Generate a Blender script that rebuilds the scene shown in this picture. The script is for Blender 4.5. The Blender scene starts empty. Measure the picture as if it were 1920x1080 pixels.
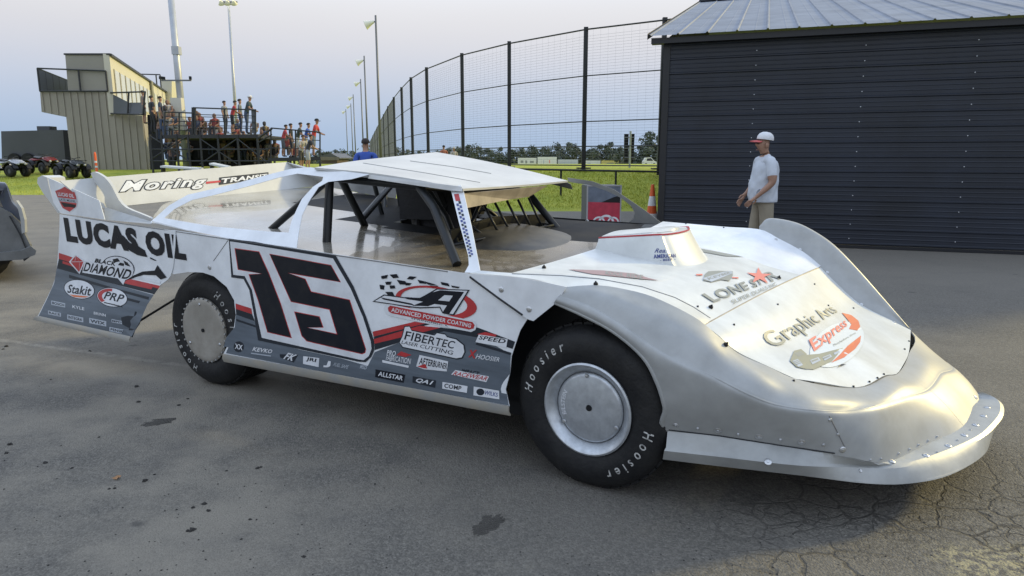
import bpy, bmesh, math, random
import numpy as np
from mathutils import Vector, Matrix
from mathutils.bvhtree import BVHTree
from mathutils.geometry import tessellate_polygon

random.seed(7)
R = math.radians
scene = bpy.context.scene
C = scene.collection

# ------------------------------------------------------------------ camera
CAM_H, FOC = 1.42, 1300.0               # metres, pixels on a 1920 wide frame
PITCH = math.atan((540 - 298) / FOC)
cd = bpy.data.cameras.new('camera')
cam = bpy.data.objects.new('camera', cd)
C.objects.link(cam)
cam.location = (0, 0, CAM_H)
cam.rotation_euler = (math.pi / 2 - PITCH, 0, 0)
cd.sensor_width = 36.0
cd.lens = FOC / 1920 * 36.0
cd.clip_start = 0.05
cd.clip_end = 5000
scene.camera = cam

# ------------------------------------------------------------------ sky, sun, exposure
SUN_AZ, SUN_EL = R(67), R(21)           # azimuth to the right of the view direction
world = bpy.data.worlds.new('World')
scene.world = world
world.use_nodes = True
wn, wl = world.node_tree.nodes, world.node_tree.links
wn.clear()
w_out = wn.new('ShaderNodeOutputWorld')
w_bg = wn.new('ShaderNodeBackground')
w_bg.inputs['Strength'].default_value = 1.0
sky = wn.new('ShaderNodeTexSky')
sky.sky_type = 'NISHITA'
sky.sun_disc = False
sky.sun_elevation = SUN_EL
sky.sun_rotation = SUN_AZ
sky.air_density = 1.4
sky.dust_density = 3.0
w_sc = wn.new('ShaderNodeVectorMath'); w_sc.operation = 'SCALE'
w_sc.inputs['Scale'].default_value = 0.05
wl.new(sky.outputs[0], w_sc.inputs[0])
# thin evening cloud veil over the clear sky: pale blue at the horizon, cream above, brighter overhead
w_tc = wn.new('ShaderNodeTexCoord')
w_sep = wn.new('ShaderNodeSeparateXYZ')
wl.new(w_tc.outputs['Generated'], w_sep.inputs[0])
w_ramp = wn.new('ShaderNodeValToRGB')
wl.new(w_sep.outputs['Z'], w_ramp.inputs[0])
er = w_ramp.color_ramp
er.interpolation = 'B_SPLINE'
stops = [(0.0, (.36, .48, .66)), (.06, (.40, .51, .69)), (.14, (.64, .635, .69)), (.22, (.75, .735, .73)),
         (.42, (1.02, 1.19, 1.50)), (1.0, (.78, .92, 1.16))]
while len(er.elements) < len(stops):
    er.elements.new(0.5)
for el, (p, c) in zip(er.elements, stops):
    el.position = p
    el.color = (*[q / 2.5 for q in c], 1)         # ramp colours stay below one, scaled back up below
w_ns = wn.new('ShaderNodeTexNoise')
w_ns.inputs['Scale'].default_value = 1.6
w_ns.inputs['Detail'].default_value = 3
w_map = wn.new('ShaderNodeMapping')
w_map.inputs['Scale'].default_value = (1, 1, 3.5)
wl.new(w_tc.outputs['Generated'], w_map.inputs[0])
wl.new(w_map.outputs[0], w_ns.inputs['Vector'])
w_nr = wn.new('ShaderNodeMapRange')
w_nr.inputs['To Min'].default_value = .94 * 2.5
w_nr.inputs['To Max'].default_value = 1.06 * 2.5
wl.new(w_ns.outputs['Fac'], w_nr.inputs[0])
w_veil = wn.new('ShaderNodeVectorMath'); w_veil.operation = 'SCALE'
wl.new(w_ramp.outputs[0], w_veil.inputs[0])
wl.new(w_nr.outputs[0], w_veil.inputs['Scale'])
w_mix = wn.new('ShaderNodeMix'); w_mix.data_type = 'VECTOR'
w_mix.inputs['Factor'].default_value = 0.86
wl.new(w_sc.outputs[0], w_mix.inputs['A'])
wl.new(w_veil.outputs[0], w_mix.inputs['B'])
wl.new(w_mix.outputs['Result'], w_bg.inputs['Color'])
wl.new(w_bg.outputs[0], w_out.inputs['Surface'])

sl = bpy.data.lights.new('sun', 'SUN')
sl.energy = 2.6
sl.angle = R(5)
sl.color = (1.0, .80, .32)
sun = bpy.data.objects.new('sun', sl)
C.objects.link(sun)
sdir = Vector((math.sin(SUN_AZ) * math.cos(SUN_EL), math.cos(SUN_AZ) * math.cos(SUN_EL), math.sin(SUN_EL)))
sun.rotation_euler = sdir.to_track_quat('Z', 'Y').to_euler()
sun.location = (20, 10, 15)

scene.view_settings.view_transform = 'Standard'
scene.view_settings.look = 'None'
scene.view_settings.exposure = 0.3
scene.view_settings.gamma = 1.0

# ------------------------------------------------------------------ measuring helpers (where a sight line meets a real plane)
EYE = Vector((0, 0, CAM_H))
_fw = Vector((0, math.cos(PITCH), -math.sin(PITCH)))
_rt = Vector((1, 0, 0))
_up = _rt.cross(_fw)
def sight(px, py):
    return _fw + _rt * ((px - 960) / FOC) + _up * ((540 - py) / FOC)
def meet(px, py, p0, n):
    d = sight(px, py)
    return EYE + d * ((Vector(p0) - EYE).dot(n) / d.dot(n))
def gp(px, py, z=0.0):
    return meet(px, py, (0, 0, z), Vector((0, 0, 1)))
def at_y(px, py, y):
    return meet(px, py, (0, y, 0), Vector((0, 1, 0)))

CAR_O, CAR_A = Vector((0.347, 2.797, 0)), R(-31.08)
CAR_M = Matrix.Translation(CAR_O) @ Matrix.Rotation(CAR_A, 4, 'Z')
CAR_I = CAR_M.inverted()
_cx = Vector((math.cos(CAR_A), math.sin(CAR_A), 0))
_cl = Vector((-math.sin(CAR_A), math.cos(CAR_A), 0))
_cz = Vector((0, 0, 1))
EYE_C = CAR_I @ EYE
def W(px, py, w):                       # car coordinates: x forward, y to the car's left (0 = right tyre wall), z up
    return CAR_I @ meet(px, py, CAR_O + _cl * w, _cl)
def ZC(px, py, z):
    return CAR_I @ gp(px, py, z)
def XC(px, py, x):
    return CAR_I @ meet(px, py, CAR_O + _cx * x, _cx)
def TILT(px, py, w0, z0, w1, z1):       # plane leaning inward: through (w0,z0) and (w1,z1)
    n = Vector((0, z1 - z0, -(w1 - w0)))
    nw = (CAR_M.to_3x3() @ n).normalized()
    return CAR_I @ meet(px, py, CAR_M @ Vector((0, w0, z0)), nw)

# ------------------------------------------------------------------ materials
def lin(r, g, b):
    f = lambda c: (c / 255 / 12.92) if c <= 10 else ((c / 255 + .055) / 1.055) ** 2.4
    return (f(r), f(g), f(b))
MATS = {}
def mat(name, col, rough=.5, metal=0.0, var=.0, vscale=6.0, bump=0.0, bscale=30.0, coat=0.0, col2=None, spec=.5, detail=5,
        rvar=0.0, stretch=None, thresh=None):
    if name in MATS:
        return MATS[name]
    m = bpy.data.materials.new(name)
    m.use_nodes = True
    n, l = m.node_tree.nodes, m.node_tree.links
    b = n['Principled BSDF']
    b.inputs['Base Color'].default_value = (*col, 1)
    b.inputs['Roughness'].default_value = rough
    b.inputs['Metallic'].default_value = metal
    b.inputs['Coat Weight'].default_value = coat
    b.inputs['Specular IOR Level'].default_value = spec
    tc = n.new('ShaderNodeTexCoord')
    src = tc.outputs['Object']
    if stretch:
        mp = n.new('ShaderNodeMapping')
        mp.inputs['Scale'].default_value = stretch
        l.new(src, mp.inputs[0]); src = mp.outputs[0]
    if var or col2:
        ns = n.new('ShaderNodeTexNoise')
        ns.inputs['Scale'].default_value = vscale
        ns.inputs['Detail'].default_value = detail
        ns.inputs['Roughness'].default_value = .62
        l.new(src, ns.inputs['Vector'])
        rp = n.new('ShaderNodeValToRGB')
        lo, hi = thresh or (.32, .68)
        rp.color_ramp.elements[0].position = lo
        rp.color_ramp.elements[1].position = hi
        c2 = col2 or tuple(max(0, c * (1 - var)) for c in col)
        c1 = col if col2 else tuple(min(1, c * (1 + var * .5)) for c in col)
        rp.color_ramp.elements[0].color = (*c1, 1)
        rp.color_ramp.elements[1].color = (*c2, 1)
        l.new(ns.outputs['Fac'], rp.inputs[0])
        l.new(rp.outputs[0], b.inputs['Base Color'])
        if rvar:
            mr = n.new('ShaderNodeMapRange')
            mr.inputs['To Min'].default_value = max(.02, rough - rvar)
            mr.inputs['To Max'].default_value = min(1, rough + rvar)
            l.new(ns.outputs['Fac'], mr.inputs[0])
            l.new(mr.outputs[0], b.inputs['Roughness'])
    if bump:
        nb = n.new('ShaderNodeTexNoise')
        nb.inputs['Scale'].default_value = bscale
        nb.inputs['Detail'].default_value = 4
        l.new(src, nb.inputs['Vector'])
        bp = n.new('ShaderNodeBump')
        bp.inputs['Strength'].default_value = bump
        bp.inputs['Distance'].default_value = .02
        l.new(nb.outputs['Fac'], bp.inputs['Height'])
        l.new(bp.outputs[0], b.inputs['Normal'])
    MATS[name] = m
    return m

# ------------------------------------------------------------------ mesh helpers
class MB:
    def __init__(s):
        s.v, s.f, s.mi = [], [], []
    def add(s, vs, fs, mi=0):
        o = len(s.v)
        s.v += [tuple(p) for p in vs]
        s.f += [tuple(i + o for i in f) for f in fs]
        s.mi += [mi] * len(fs)
        return s
    def box(s, c, d, rz=0.0, mi=0, M=None):
        x, y, z = d[0] / 2, d[1] / 2, d[2] / 2
        vs = [Vector((a, b, e)) for a in (-x, x) for b in (-y, y) for e in (-z, z)]
        m = Matrix.Translation(Vector(c)) @ Matrix.Rotation(rz, 4, 'Z')
        if M is not None:
            m = M @ m
        return s.add([m @ p for p in vs], [(0, 1, 3, 2), (4, 6, 7, 5), (0, 4, 5, 1), (2, 3, 7, 6), (0, 2, 6, 4), (1, 5, 7, 3)], mi)
    def tube(s, pts, r, n=8, mi=0, caps=True):
        pts = [Vector(p) for p in pts]
        rs = r if isinstance(r, (list, tuple)) else [r] * len(pts)
        vs, fs = [], []
        prev = None
        for i, p in enumerate(pts):
            t = (pts[min(i + 1, len(pts) - 1)] - pts[max(i - 1, 0)]).normalized()
            if prev is None:
                a = Vector((0, 0, 1)) if abs(t.z) < .9 else Vector((1, 0, 0))
                u = t.cross(a).normalized()
            else:
                u = (prev - t * prev.dot(t)).normalized()
            prev = u
            w = t.cross(u)
            for k in range(n):
                an = 2 * math.pi * k / n
                vs.append(p + (u * math.cos(an) + w * math.sin(an)) * rs[i])
        for i in range(len(pts) - 1):
            for k in range(n):
                k2 = (k + 1) % n
                fs.append((i * n + k, i * n + k2, (i + 1) * n + k2, (i + 1) * n + k))
        if caps:
            fs.append(tuple(reversed(range(n))))
            fs.append(tuple((len(pts) - 1) * n + k for k in range(n)))
        return s.add(vs, fs, mi)
    def lathe(s, prof, n=24, M=None, mi=0, axis='Z'):
        vs, fs = [], []
        for r, h in prof:
            for k in range(n):
                a = 2 * math.pi * k / n
                p = Vector((r * math.cos(a), r * math.sin(a), h)) if axis == 'Z' else Vector((r * math.cos(a), h, r * math.sin(a)))
                vs.append(M @ p if M is not None else p)
        for i in range(len(prof) - 1):
            for k in range(n):
                k2 = (k + 1) % n
                fs.append((i * n + k, i * n + k2, (i + 1) * n + k2, (i + 1) * n + k))
        return s.add(vs, fs, mi)
    def grid(s, rows, mi=0):
        nr, nc = len(rows), len(rows[0])
        fs = [(i * nc + j, i * nc + j + 1, (i + 1) * nc + j + 1, (i + 1) * nc + j) for i in range(nr - 1) for j in range(nc - 1)]
        return s.add([p for r in rows for p in r], fs, mi)
    def prism(s, poly, off, mi=0):
        n = len(poly)
        a = [Vector(p) for p in poly]
        o = Vector(off)
        tr = tessellate_polygon([a])
        fs = [tuple(t) for t in tr] + [tuple(i + n for i in reversed(t)) for t in tr]
        fs += [(i, (i + 1) % n, (i + 1) % n + n, i + n) for i in range(n)]
        return s.add(a + [p + o for p in a], fs, mi)
    def build(s, name, m, parent=None, smooth=False, recalc=True, angle=None):
        me = bpy.data.meshes.new(name)
        me.from_pydata(s.v, [], s.f)
        ms = m if isinstance(m, (list, tuple)) else [m]
        for q in ms:
            me.materials.append(q)
        if len(ms) > 1:
            me.polygons.foreach_set('material_index', s.mi)
        if recalc:
            bm = bmesh.new(); bm.from_mesh(me)
            bmesh.ops.recalc_face_normals(bm, faces=bm.faces)
            bm.to_mesh(me); bm.free()
        if smooth:
            me.polygons.foreach_set('use_smooth', [True] * len(me.polygons))
            if angle is not None:
                me.set_sharp_from_angle(angle=R(angle))
        me.update()
        return link(name, me, parent)
def link(name, me, parent=None):
    o = bpy.data.objects.new(name, me)
    C.objects.link(o)
    if parent is not None:
        o.parent = parent
    return o
def tag(o, label, cat, group=None):
    o['label'] = label
    o['category'] = cat
    if group:
        o['group'] = group
    return o
def struct(o):
    o['kind'] = 'structure'
    return o
def thing(name, label, cat, loc=(0, 0, 0), rz=0.0, group=None):
    o = bpy.data.objects.new(name, None)
    o.empty_display_size = .1
    C.objects.link(o)
    o.location = loc
    o.rotation_euler = (0, 0, rz)
    return tag(o, label, cat, group)
def copy_tree(o, parent=None):
    c = o.copy()
    C.objects.link(c)
    c.parent = parent
    for ch in [k for k in o.children]:
        copy_tree(ch, c)
    return c

def cr(p0, p1, p2, p3, t):
    return 0.5 * ((2 * p1) + (p2 - p0) * t + (2 * p0 - 5 * p1 + 4 * p2 - p3) * t * t + (3 * p1 - p0 - 3 * p2 + p3) * t ** 3)
def spline(pts, k=6):                  # smooth curve through points
    pts = [Vector(p) for p in pts]
    out = []
    n = len(pts)
    for i in range(n - 1):
        a = pts[i - 1] if i else pts[0] * 2 - pts[1]
        d = pts[i + 2] if i + 2 < n else pts[-1] * 2 - pts[-2]
        for j in range(k):
            out.append(cr(a, pts[i], pts[i + 1], d, j / k))
    out.append(pts[-1])
    return out
def resample(pts, n):
    L = [0.0]
    for a, b in zip(pts, pts[1:]):
        L.append(L[-1] + (b - a).length)
    out, j = [], 0
    for i in range(n):
        s = L[-1] * i / (n - 1)
        while j < len(L) - 2 and L[j + 1] < s:
            j += 1
        d = L[j + 1] - L[j]
        out.append(pts[j].lerp(pts[j + 1], (s - L[j]) / d if d > 1e-9 else 0))
    return out
def loft(rows, kr=5, kc=5):            # rows of control points -> dense smooth grid
    dense = [spline(r, kc) for r in rows]
    nc = len(dense[0])
    cols = [spline([dense[i][j] for i in range(len(rows))], kr) for j in range(nc)]
    return [[cols[j][i] for j in range(nc)] for i in range(len(cols[0]))]
def coons(top, bot, left, right, nu=24, nv=12, smooth=True):
    f = (lambda p: resample(spline(p, 6), 97)) if smooth else (lambda p: resample([Vector(q) for q in p], 97))
    t, b, l, r = (resample(f(p), n) for p, n in ((top, nu + 1), (bot, nu + 1), (left, nv + 1), (right, nv + 1)))
    rows = []
    for i in range(nv + 1):
        v = i / nv
        row = []
        for j in range(nu + 1):
            u = j / nu
            p = t[j] * (1 - v) + b[j] * v + l[i] * (1 - u) + r[i] * u
            p -= t[0] * ((1 - u) * (1 - v)) + t[-1] * (u * (1 - v)) + b[0] * ((1 - u) * v) + b[-1] * (u * v)
            row.append(p)
        rows.append(row)
    return rows
def sheet(rows, t, mi=0):              # thickness for a grid: front, back and rim
    nr, nc = len(rows), len(rows[0])
    g = MB().grid(rows)
    nrm = [[None] * nc for _ in range(nr)]
    for i in range(nr):
        for j in range(nc):
            a = rows[min(i + 1, nr - 1)][j] - rows[max(i - 1, 0)][j]
            b = rows[i][min(j + 1, nc - 1)] - rows[i][max(j - 1, 0)]
            n = a.cross(b)
            nrm[i][j] = n.normalized() if n.length > 1e-9 else Vector((0, 0, 1))
    back = [[rows[i][j] + nrm[i][j] * t for j in range(nc)] for i in range(nr)]
    m = MB()
    m.grid(rows)
    m.grid([list(reversed(r)) for r in back])
    rim = [(0, j) for j in range(nc)] + [(i, nc - 1) for i in range(1, nr)] + [(nr - 1, j) for j in range(nc - 2, -1, -1)] + [(i, 0) for i in range(nr - 2, 0, -1)]
    rim.append(rim[0])
    m.grid([[rows[i][j] for i, j in rim], [back[i][j] for i, j in rim]])
    return m
def dec_front(rows):
    return MB().grid(rows)

# ------------------------------------------------------------------ lettering and flat print laid on real surfaces
_TXT = {}
def text_shape(body, bold=0.0, shear=0.0, ref=None, space=None):
    k = (body, bold, shear, ref)
    if k not in _TXT:
        cu = bpy.data.curves.new('lettering', 'FONT')
        cu.body = body
        cu.offset = bold
        cu.shear = shear
        cu.resolution_u = 3
        cu.space_character = space if space else 1.0 + bold * 2.2
        o = bpy.data.objects.new('lettering', cu)
        me = bpy.data.meshes.new_from_object(o)
        v = np.array([p.co[:2] for p in me.vertices])
        f = [tuple(p.vertices) for p in me.polygons]
        lo, hi = v.min(0), v.max(0)
        if ref is not None:
            pad = bold - ref
            lo, hi = lo + pad, hi - pad
        _TXT[k] = ((v - lo) / (hi - lo), f, (hi - lo)[0] / (hi - lo)[1])
        bpy.data.objects.remove(o); bpy.data.curves.remove(cu); bpy.data.meshes.remove(me)
    return _TXT[k]
def homography(q):                     # unit square (bl, br, tr, tl) -> quad
    A, b = [], []
    for (u, v), (x, y) in zip(((0, 0), (1, 0), (1, 1), (0, 1)), q):
        A.append([u, v, 1, 0, 0, 0, -u * x, -v * x]); b.append(x)
        A.append([0, 0, 0, u, v, 1, -u * y, -v * y]); b.append(y)
    h = np.linalg.solve(np.array(A, float), np.array(b, float))
    def f(u, v):
        d = h[6] * u + h[7] * v + 1
        return ((h[0] * u + h[1] * v + h[2]) / d, (h[3] * u + h[4] * v + h[5]) / d)
    return f
class Skin:                            # a set of car panels that print is laid on
    def __init__(s, obs):
        vs, fs = [], []
        for o in obs:
            k = len(vs)
            vs += [v.co.copy() for v in o.data.vertices]
            fs += [tuple(i + k for i in p.vertices) for p in o.data.polygons]
        s.t = BVHTree.FromPolygons(vs, fs)
        s.last = None
    def at(s, px, py, off):
        d = (CAR_I.to_3x3() @ sight(px, py)).normalized()
        p, n, i, _ = s.t.ray_cast(EYE_C, d)
        if p is None:
            if s.last is None:
                return None
            lp, ln = s.last
            p = EYE_C + d * ((lp - EYE_C).dot(ln) / d.dot(ln)); n = ln
        else:
            if n.dot(d) > 0:
                n = -n
            s.last = (p, n)
        return p + n * off
def print_poly(skin, polys, m, parent, layer=1, name='print', fine=28.0, step=.0004, base=.0012):
    # polys: one outline in pixels or [outline, hole, ...]
    if not isinstance(polys[0][0], (list, tuple)):
        polys = [polys]
    flat = [p for q in polys for p in q]
    tris = [tuple(t) for t in tessellate_polygon([[Vector((x, y, 0)) for x, y in q] for q in polys])]
    pts = [tuple(map(float, p)) for p in flat]
    mid = {}
    work, done = list(tris), []
    while work:
        t = work.pop()
        es = [(math.dist(pts[t[i]], pts[t[(i + 1) % 3]]), i) for i in range(3)]
        L, i = max(es)
        if L <= fine:
            done.append(t); continue
        a, b, c = t[i], t[(i + 1) % 3], t[(i + 2) % 3]
        k = (min(a, b), max(a, b))
        if k not in mid:
            mid[k] = len(pts)
            pts.append(((pts[a][0] + pts[b][0]) / 2, (pts[a][1] + pts[b][1]) / 2))
        work += [(a, mid[k], c), (mid[k], b, c)]
    mb = MB()
    vs = [skin.at(x, y, base + step * layer) for x, y in pts]
    if any(v is None for v in vs):
        return None
    mb.add(vs, done)
    return mb.build(name, m, parent, recalc=False)
def print_text(skin, body, quad, m, parent, layer=2, bold=.0, shear=0.0, name='lettering', step=.0004, base=.0012, ref=None, space=None):
    v, f, _ = text_shape(body, bold, shear, ref, space)
    h = homography(quad)
    vs = [skin.at(*h(a, b), base + step * layer) for a, b in v]
    if any(p is None for p in vs):
        return None
    return MB().add(vs, f).build(name, m, parent, recalc=False)
def ellipse(cx, cy, rx, ry, rot=0.0, n=28, a0=0, a1=360):
    c, s = math.cos(R(rot)), math.sin(R(rot))
    out = []
    full = abs(a1 - a0) >= 360
    for i in range(n):
        a = R(a0 + (a1 - a0) * i / (n if full else n - 1))
        x, y = rx * math.cos(a), ry * math.sin(a)
        out.append((cx + x * c - y * s, cy + x * s + y * c))
    return out
def grow(poly, d):                     # outline moved outwards by d pixels (mitred)
    n = len(poly)
    area = sum(poly[i][0] * poly[(i + 1) % n][1] - poly[(i + 1) % n][0] * poly[i][1] for i in range(n))
    sg = 1 if area > 0 else -1
    out = []
    for i in range(n):
        p0, p1, p2 = Vector(poly[i - 1]), Vector(poly[i]), Vector(poly[(i + 1) % n])
        a, b = (p1 - p0).normalized(), (p2 - p1).normalized()
        n1, n2 = Vector((a.y, -a.x)) * sg, Vector((b.y, -b.x)) * sg
        m = n1 + n2
        k = m.dot(n1)
        m = m * (1 / k) if k > .45 else m.normalized() * 1.5 if m.length > 1e-6 else n1
        q = p1 + m * d
        out.append((q.x, q.y))
    return out

# ================================================================== THE SETTING
def smooth01(t):
    t = max(0.0, min(1.0, t))
    return t * t * (3 - 2 * t)
def asphalt_edge(x):                   # where the paddock asphalt gives way to grass
    return 28.0 - 8.5 * smooth01((x + 12) / 9.0)
def ground_z(x, y):
    d = y - asphalt_edge(x)
    if d < 0:
        return 0.0
    right = smooth01((x + 12) / 9.0)
    slope = .085 + .075 * right
    z = min(1.06, slope * d - .02 * smooth01(1 - d)) if d > .3 else slope * d
    if z > .8:
        z = .8 + .26 * smooth01((slope * d - .8) / .5)
    fall = smooth01((y - 50) / 110.0)
    return z - fall * 2.0

def asphalt_material():
    m = bpy.data.materials.new('worn_asphalt')
    m.use_nodes = True
    n, l = m.node_tree.nodes, m.node_tree.links
    b = n['Principled BSDF']
    tc = n.new('ShaderNodeTexCoord')
    co = tc.outputs['Object']
    sep = n.new('ShaderNodeSeparateXYZ'); l.new(co, sep.inputs[0])
    def noise(scale, detail=5, rough=.6, vec=co):
        q = n.new('ShaderNodeTexNoise')
        q.inputs['Scale'].default_value = scale; q.inputs['Detail'].default_value = detail; q.inputs['Roughness'].default_value = rough
        l.new(vec, q.inputs['Vector']); return q.outputs['Fac']
    def mr(src, a, b_, c=0.0, d=1.0, kind='SMOOTHSTEP'):
        q = n.new('ShaderNodeMapRange'); q.interpolation_type = kind
        for i, v in zip(('From Min', 'From Max', 'To Min', 'To Max'), (a, b_, c, d)):
            q.inputs[i].default_value = v
        l.new(src, q.inputs[0]); return q.outputs[0]
    def mth(op, a, b_=None, clamp=False):
        q = n.new('ShaderNodeMath'); q.operation = op; q.use_clamp = clamp
        for i, v in enumerate((a, b_)):
            if v is None: continue
            if isinstance(v, (int, float)): q.inputs[i].default_value = v
            else: l.new(v, q.inputs[i])
        return q.outputs[0]
    def mix(f, a, b_, blend='MIX'):
        q = n.new('ShaderNodeMix'); q.data_type = 'RGBA'; q.blend_type = blend
        if isinstance(f, (int, float)): q.inputs['Factor'].default_value = f
        else: l.new(f, q.inputs['Factor'])
        for nm, v in (('A', a), ('B', b_)):
            if isinstance(v, tuple): q.inputs[nm].default_value = (*v, 1)
            else: l.new(v, q.inputs[nm])
        return q.outputs['Result']
    # aggregate: grains of lighter and darker stone in bitumen
    vo = n.new('ShaderNodeTexVoronoi'); vo.inputs['Scale'].default_value = 130
    l.new(co, vo.inputs['Vector'])
    grain = n.new('ShaderNodeSeparateColor'); l.new(vo.outputs['Color'], grain.inputs[0])
    col = mix(mr(grain.outputs[0], .1, .95), (.066, .063, .056), (.172, .165, .148))
    col = mix(mr(noise(420, 3), .3, .75, 0, .5), col, (.19, .187, .18))
    col = mix(mr(noise(38, 6, .7), .36, .62, .45, 0), col, (.040, .041, .042))
    col = mix(mr(noise(95, 3, .6), .58, .70, 0, .55), col, (.235, .23, .215))
    st = n.new('ShaderNodeTexVoronoi'); st.inputs['Scale'].default_value = 34
    l.new(co, st.inputs['Vector'])
    col = mix(mr(st.outputs['Distance'], .07, .13, .6, 0), col, (.30, .29, .26))
    # broad worn and dusty areas
    col = mix(mr(noise(.55, 6), .38, .66, 0, .42), col, (.185, .177, .162))
    col = mix(mr(noise(2.6, 5), .52, .72, 0, .38), col, (.060, .061, .064))
    col = mix(mr(noise(7, 5), .6, .74, 0, .5), col, (.20, .19, .165))
    # dry mud dust, thicker to the left; the fade also paints the car's shade
    dust_shade = mth('MULTIPLY', mr(noise(1.4, 6), .34, .66), mr(sep.outputs['X'], .4, -1.6, .1, .85))
    col = mix(dust_shade, col, (.235, .22, .188))
    # paler paving further back
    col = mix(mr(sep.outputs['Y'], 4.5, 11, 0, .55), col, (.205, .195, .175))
    # map cracking towards the lower right corner
    wv = n.new('ShaderNodeVectorMath'); wv.operation = 'ADD'
    nz = n.new('ShaderNodeTexNoise'); nz.inputs['Scale'].default_value = 9; nz.inputs['Detail'].default_value = 4
    l.new(co, nz.inputs['Vector'])
    sc = n.new('ShaderNodeVectorMath'); sc.operation = 'SCALE'; sc.inputs['Scale'].default_value = .09
    l.new(nz.outputs['Color'], sc.inputs[0])
    l.new(co, wv.inputs[0]); l.new(sc.outputs[0], wv.inputs[1])
    def crack(scale, width):
        v = n.new('ShaderNodeTexVoronoi'); v.feature = 'DISTANCE_TO_EDGE'; v.inputs['Scale'].default_value = scale
        l.new(wv.outputs[0], v.inputs['Vector'])
        return mr(v.outputs['Distance'], width * .3, width, 1, 0)
    area = mth('MULTIPLY', mr(sep.outputs['X'], .35, 1.5), mr(sep.outputs['Y'], 3.6, 2.2))
    area = mth('MULTIPLY', area, mr(noise(1.7, 3), .36, .55), True)
    ck = mth('MULTIPLY', mth('MAXIMUM', crack(5.5, .045), mth('MULTIPLY', crack(13, .05), mr(noise(3, 2), .45, .6))), area, True)
    # a few long single cracks elsewhere
    ck2 = mth('MULTIPLY', crack(.9, .004), mr(noise(.8, 3), .58, .66), True)
    ck = mth('MAXIMUM', ck, mth('MULTIPLY', ck2, .35))
    # faded yellow line paint in the corner
    pa = mth('MULTIPLY', mr(sep.outputs['X'], 1.46, 1.62), mr(sep.outputs['Y'], 2.43, 2.30), True)
    pa = mth('MULTIPLY', pa, mr(noise(26, 6, .75), .46, .56), True)
    col = mix(mth('MULTIPLY', pa, .75), col, (.36, .33, .21))
    # paving joint running along behind the car
    j = mth('ADD', mth('ADD', mth('MULTIPLY', sep.outputs['X'], .385), mth('MULTIPLY', noise(3, 3), .08)), sep.outputs['Y'])
    jd = mth('ABSOLUTE', mth('SUBTRACT', j, 3.83))
    jm = mth('MULTIPLY', mr(jd, .012, .05, 1, 0), mth('MULTIPLY', mr(sep.outputs['X'], -.6, -1.6), mr(noise(11, 4), .35, .6)), True)
    col = mix(mth('MULTIPLY', jm, .35), col, (.36, .35, .32))
    col = mix(mth('MULTIPLY', ck, .72), col, (.024, .023, .022))
    # oil and rubber spots
    sp = n.new('ShaderNodeTexVoronoi'); sp.inputs['Scale'].default_value = 2.1
    l.new(wv.outputs[0], sp.inputs['Vector'])
    col = mix(mr(sp.outputs['Distance'], .035, .09, .55, 0), col, (.035, .035, .037))
    col = mix(1.0, col, (.98, .95, .90), 'MULTIPLY')
    l.new(col, b.inputs['Base Color'])
    b.inputs['Roughness'].default_value = .82
    b.inputs['Specular IOR Level'].default_value = .35
    h = mth('SUBTRACT', mth('ADD', mth('MULTIPLY', vo.outputs['Distance'], -.8), mth('MULTIPLY', noise(60, 4), .8)), mth('MULTIPLY', ck, 1.6))
    bp = n.new('ShaderNodeBump'); bp.inputs['Strength'].default_value = .75; bp.inputs['Distance'].default_value = .006
    l.new(h, bp.inputs['Height']); l.new(bp.outputs[0], b.inputs['Normal'])
    return m
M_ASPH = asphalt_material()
M_GRASS = mat('mown_grass', (.38, .39, .065), .9, var=.5, vscale=.8, col2=(.25, .30, .045), bump=.8, bscale=40, spec=.15)

# terrain sheet reaching the horizon
xs = [-1500, -700, -350, -180, -110, -75, -55] + [-45 + 1.5 * i for i in range(47)] + [30, 45, 70, 110, 180, 350, 700, 1500]
ys = [-60, -20, 0, 8] + [13 + 1.0 * i for i in range(44)] + [60, 66, 75, 85, 95, 110, 130, 160, 200, 300, 500, 900, 2500]
rows = [[Vector((x, y, ground_z(x, y) - .012)) for x in xs] for y in ys]
struct(MB().grid(rows).build('ground', M_GRASS, smooth=True, recalc=False))
ax = [-60, -45, -35, -28, -22] + [-18 + 1.0 * i for i in range(24)] + [8, 11, 16, 25, 45]
rows = []
for k in range(13):
    t = k / 12
    rows.append([Vector((x, -12 + t * (asphalt_edge(x) + .15 * math.sin(x * 2.3) + 12), 0)) for x in ax])
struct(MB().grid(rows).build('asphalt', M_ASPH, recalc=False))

# ------------------------------------------------------------------ metal shed
SH_A = gp(1232, 452)                   # near left corner on the ground
SH_B = gp(1920, 478)
sh_dir = (SH_B - SH_A).normalized()
sh_back = Vector((-sh_dir.y, sh_dir.x, 0))
sh_h = meet(1240, 75, SH_A, sh_back).z
SH_L = 9.4
M_SIDING = mat('dark_blue_ribbed_steel', (.010, .0145, .026), .46, metal=.0, var=.45, vscale=.9, bump=.10, bscale=2.2, stretch=(1, 1, 1), spec=.5)
M_TRIM = mat('black_steel_trim', (.008, .009, .012), .42)
M_ROOF = mat('galvalume_roof_sheet', (.21, .235, .28), .62, metal=.0, var=.22, vscale=1.6, bump=.06, bscale=4, spec=.25)
M_SCREW = mat('bare_screw_head', (.55, .57, .6), .35, metal=.6)
shed = thing('metal_shed', 'dark navy ribbed metal shed with pale steel roof, behind the standing man', 'shed', SH_A, math.atan2(sh_dir.y, sh_dir.x))
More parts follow.
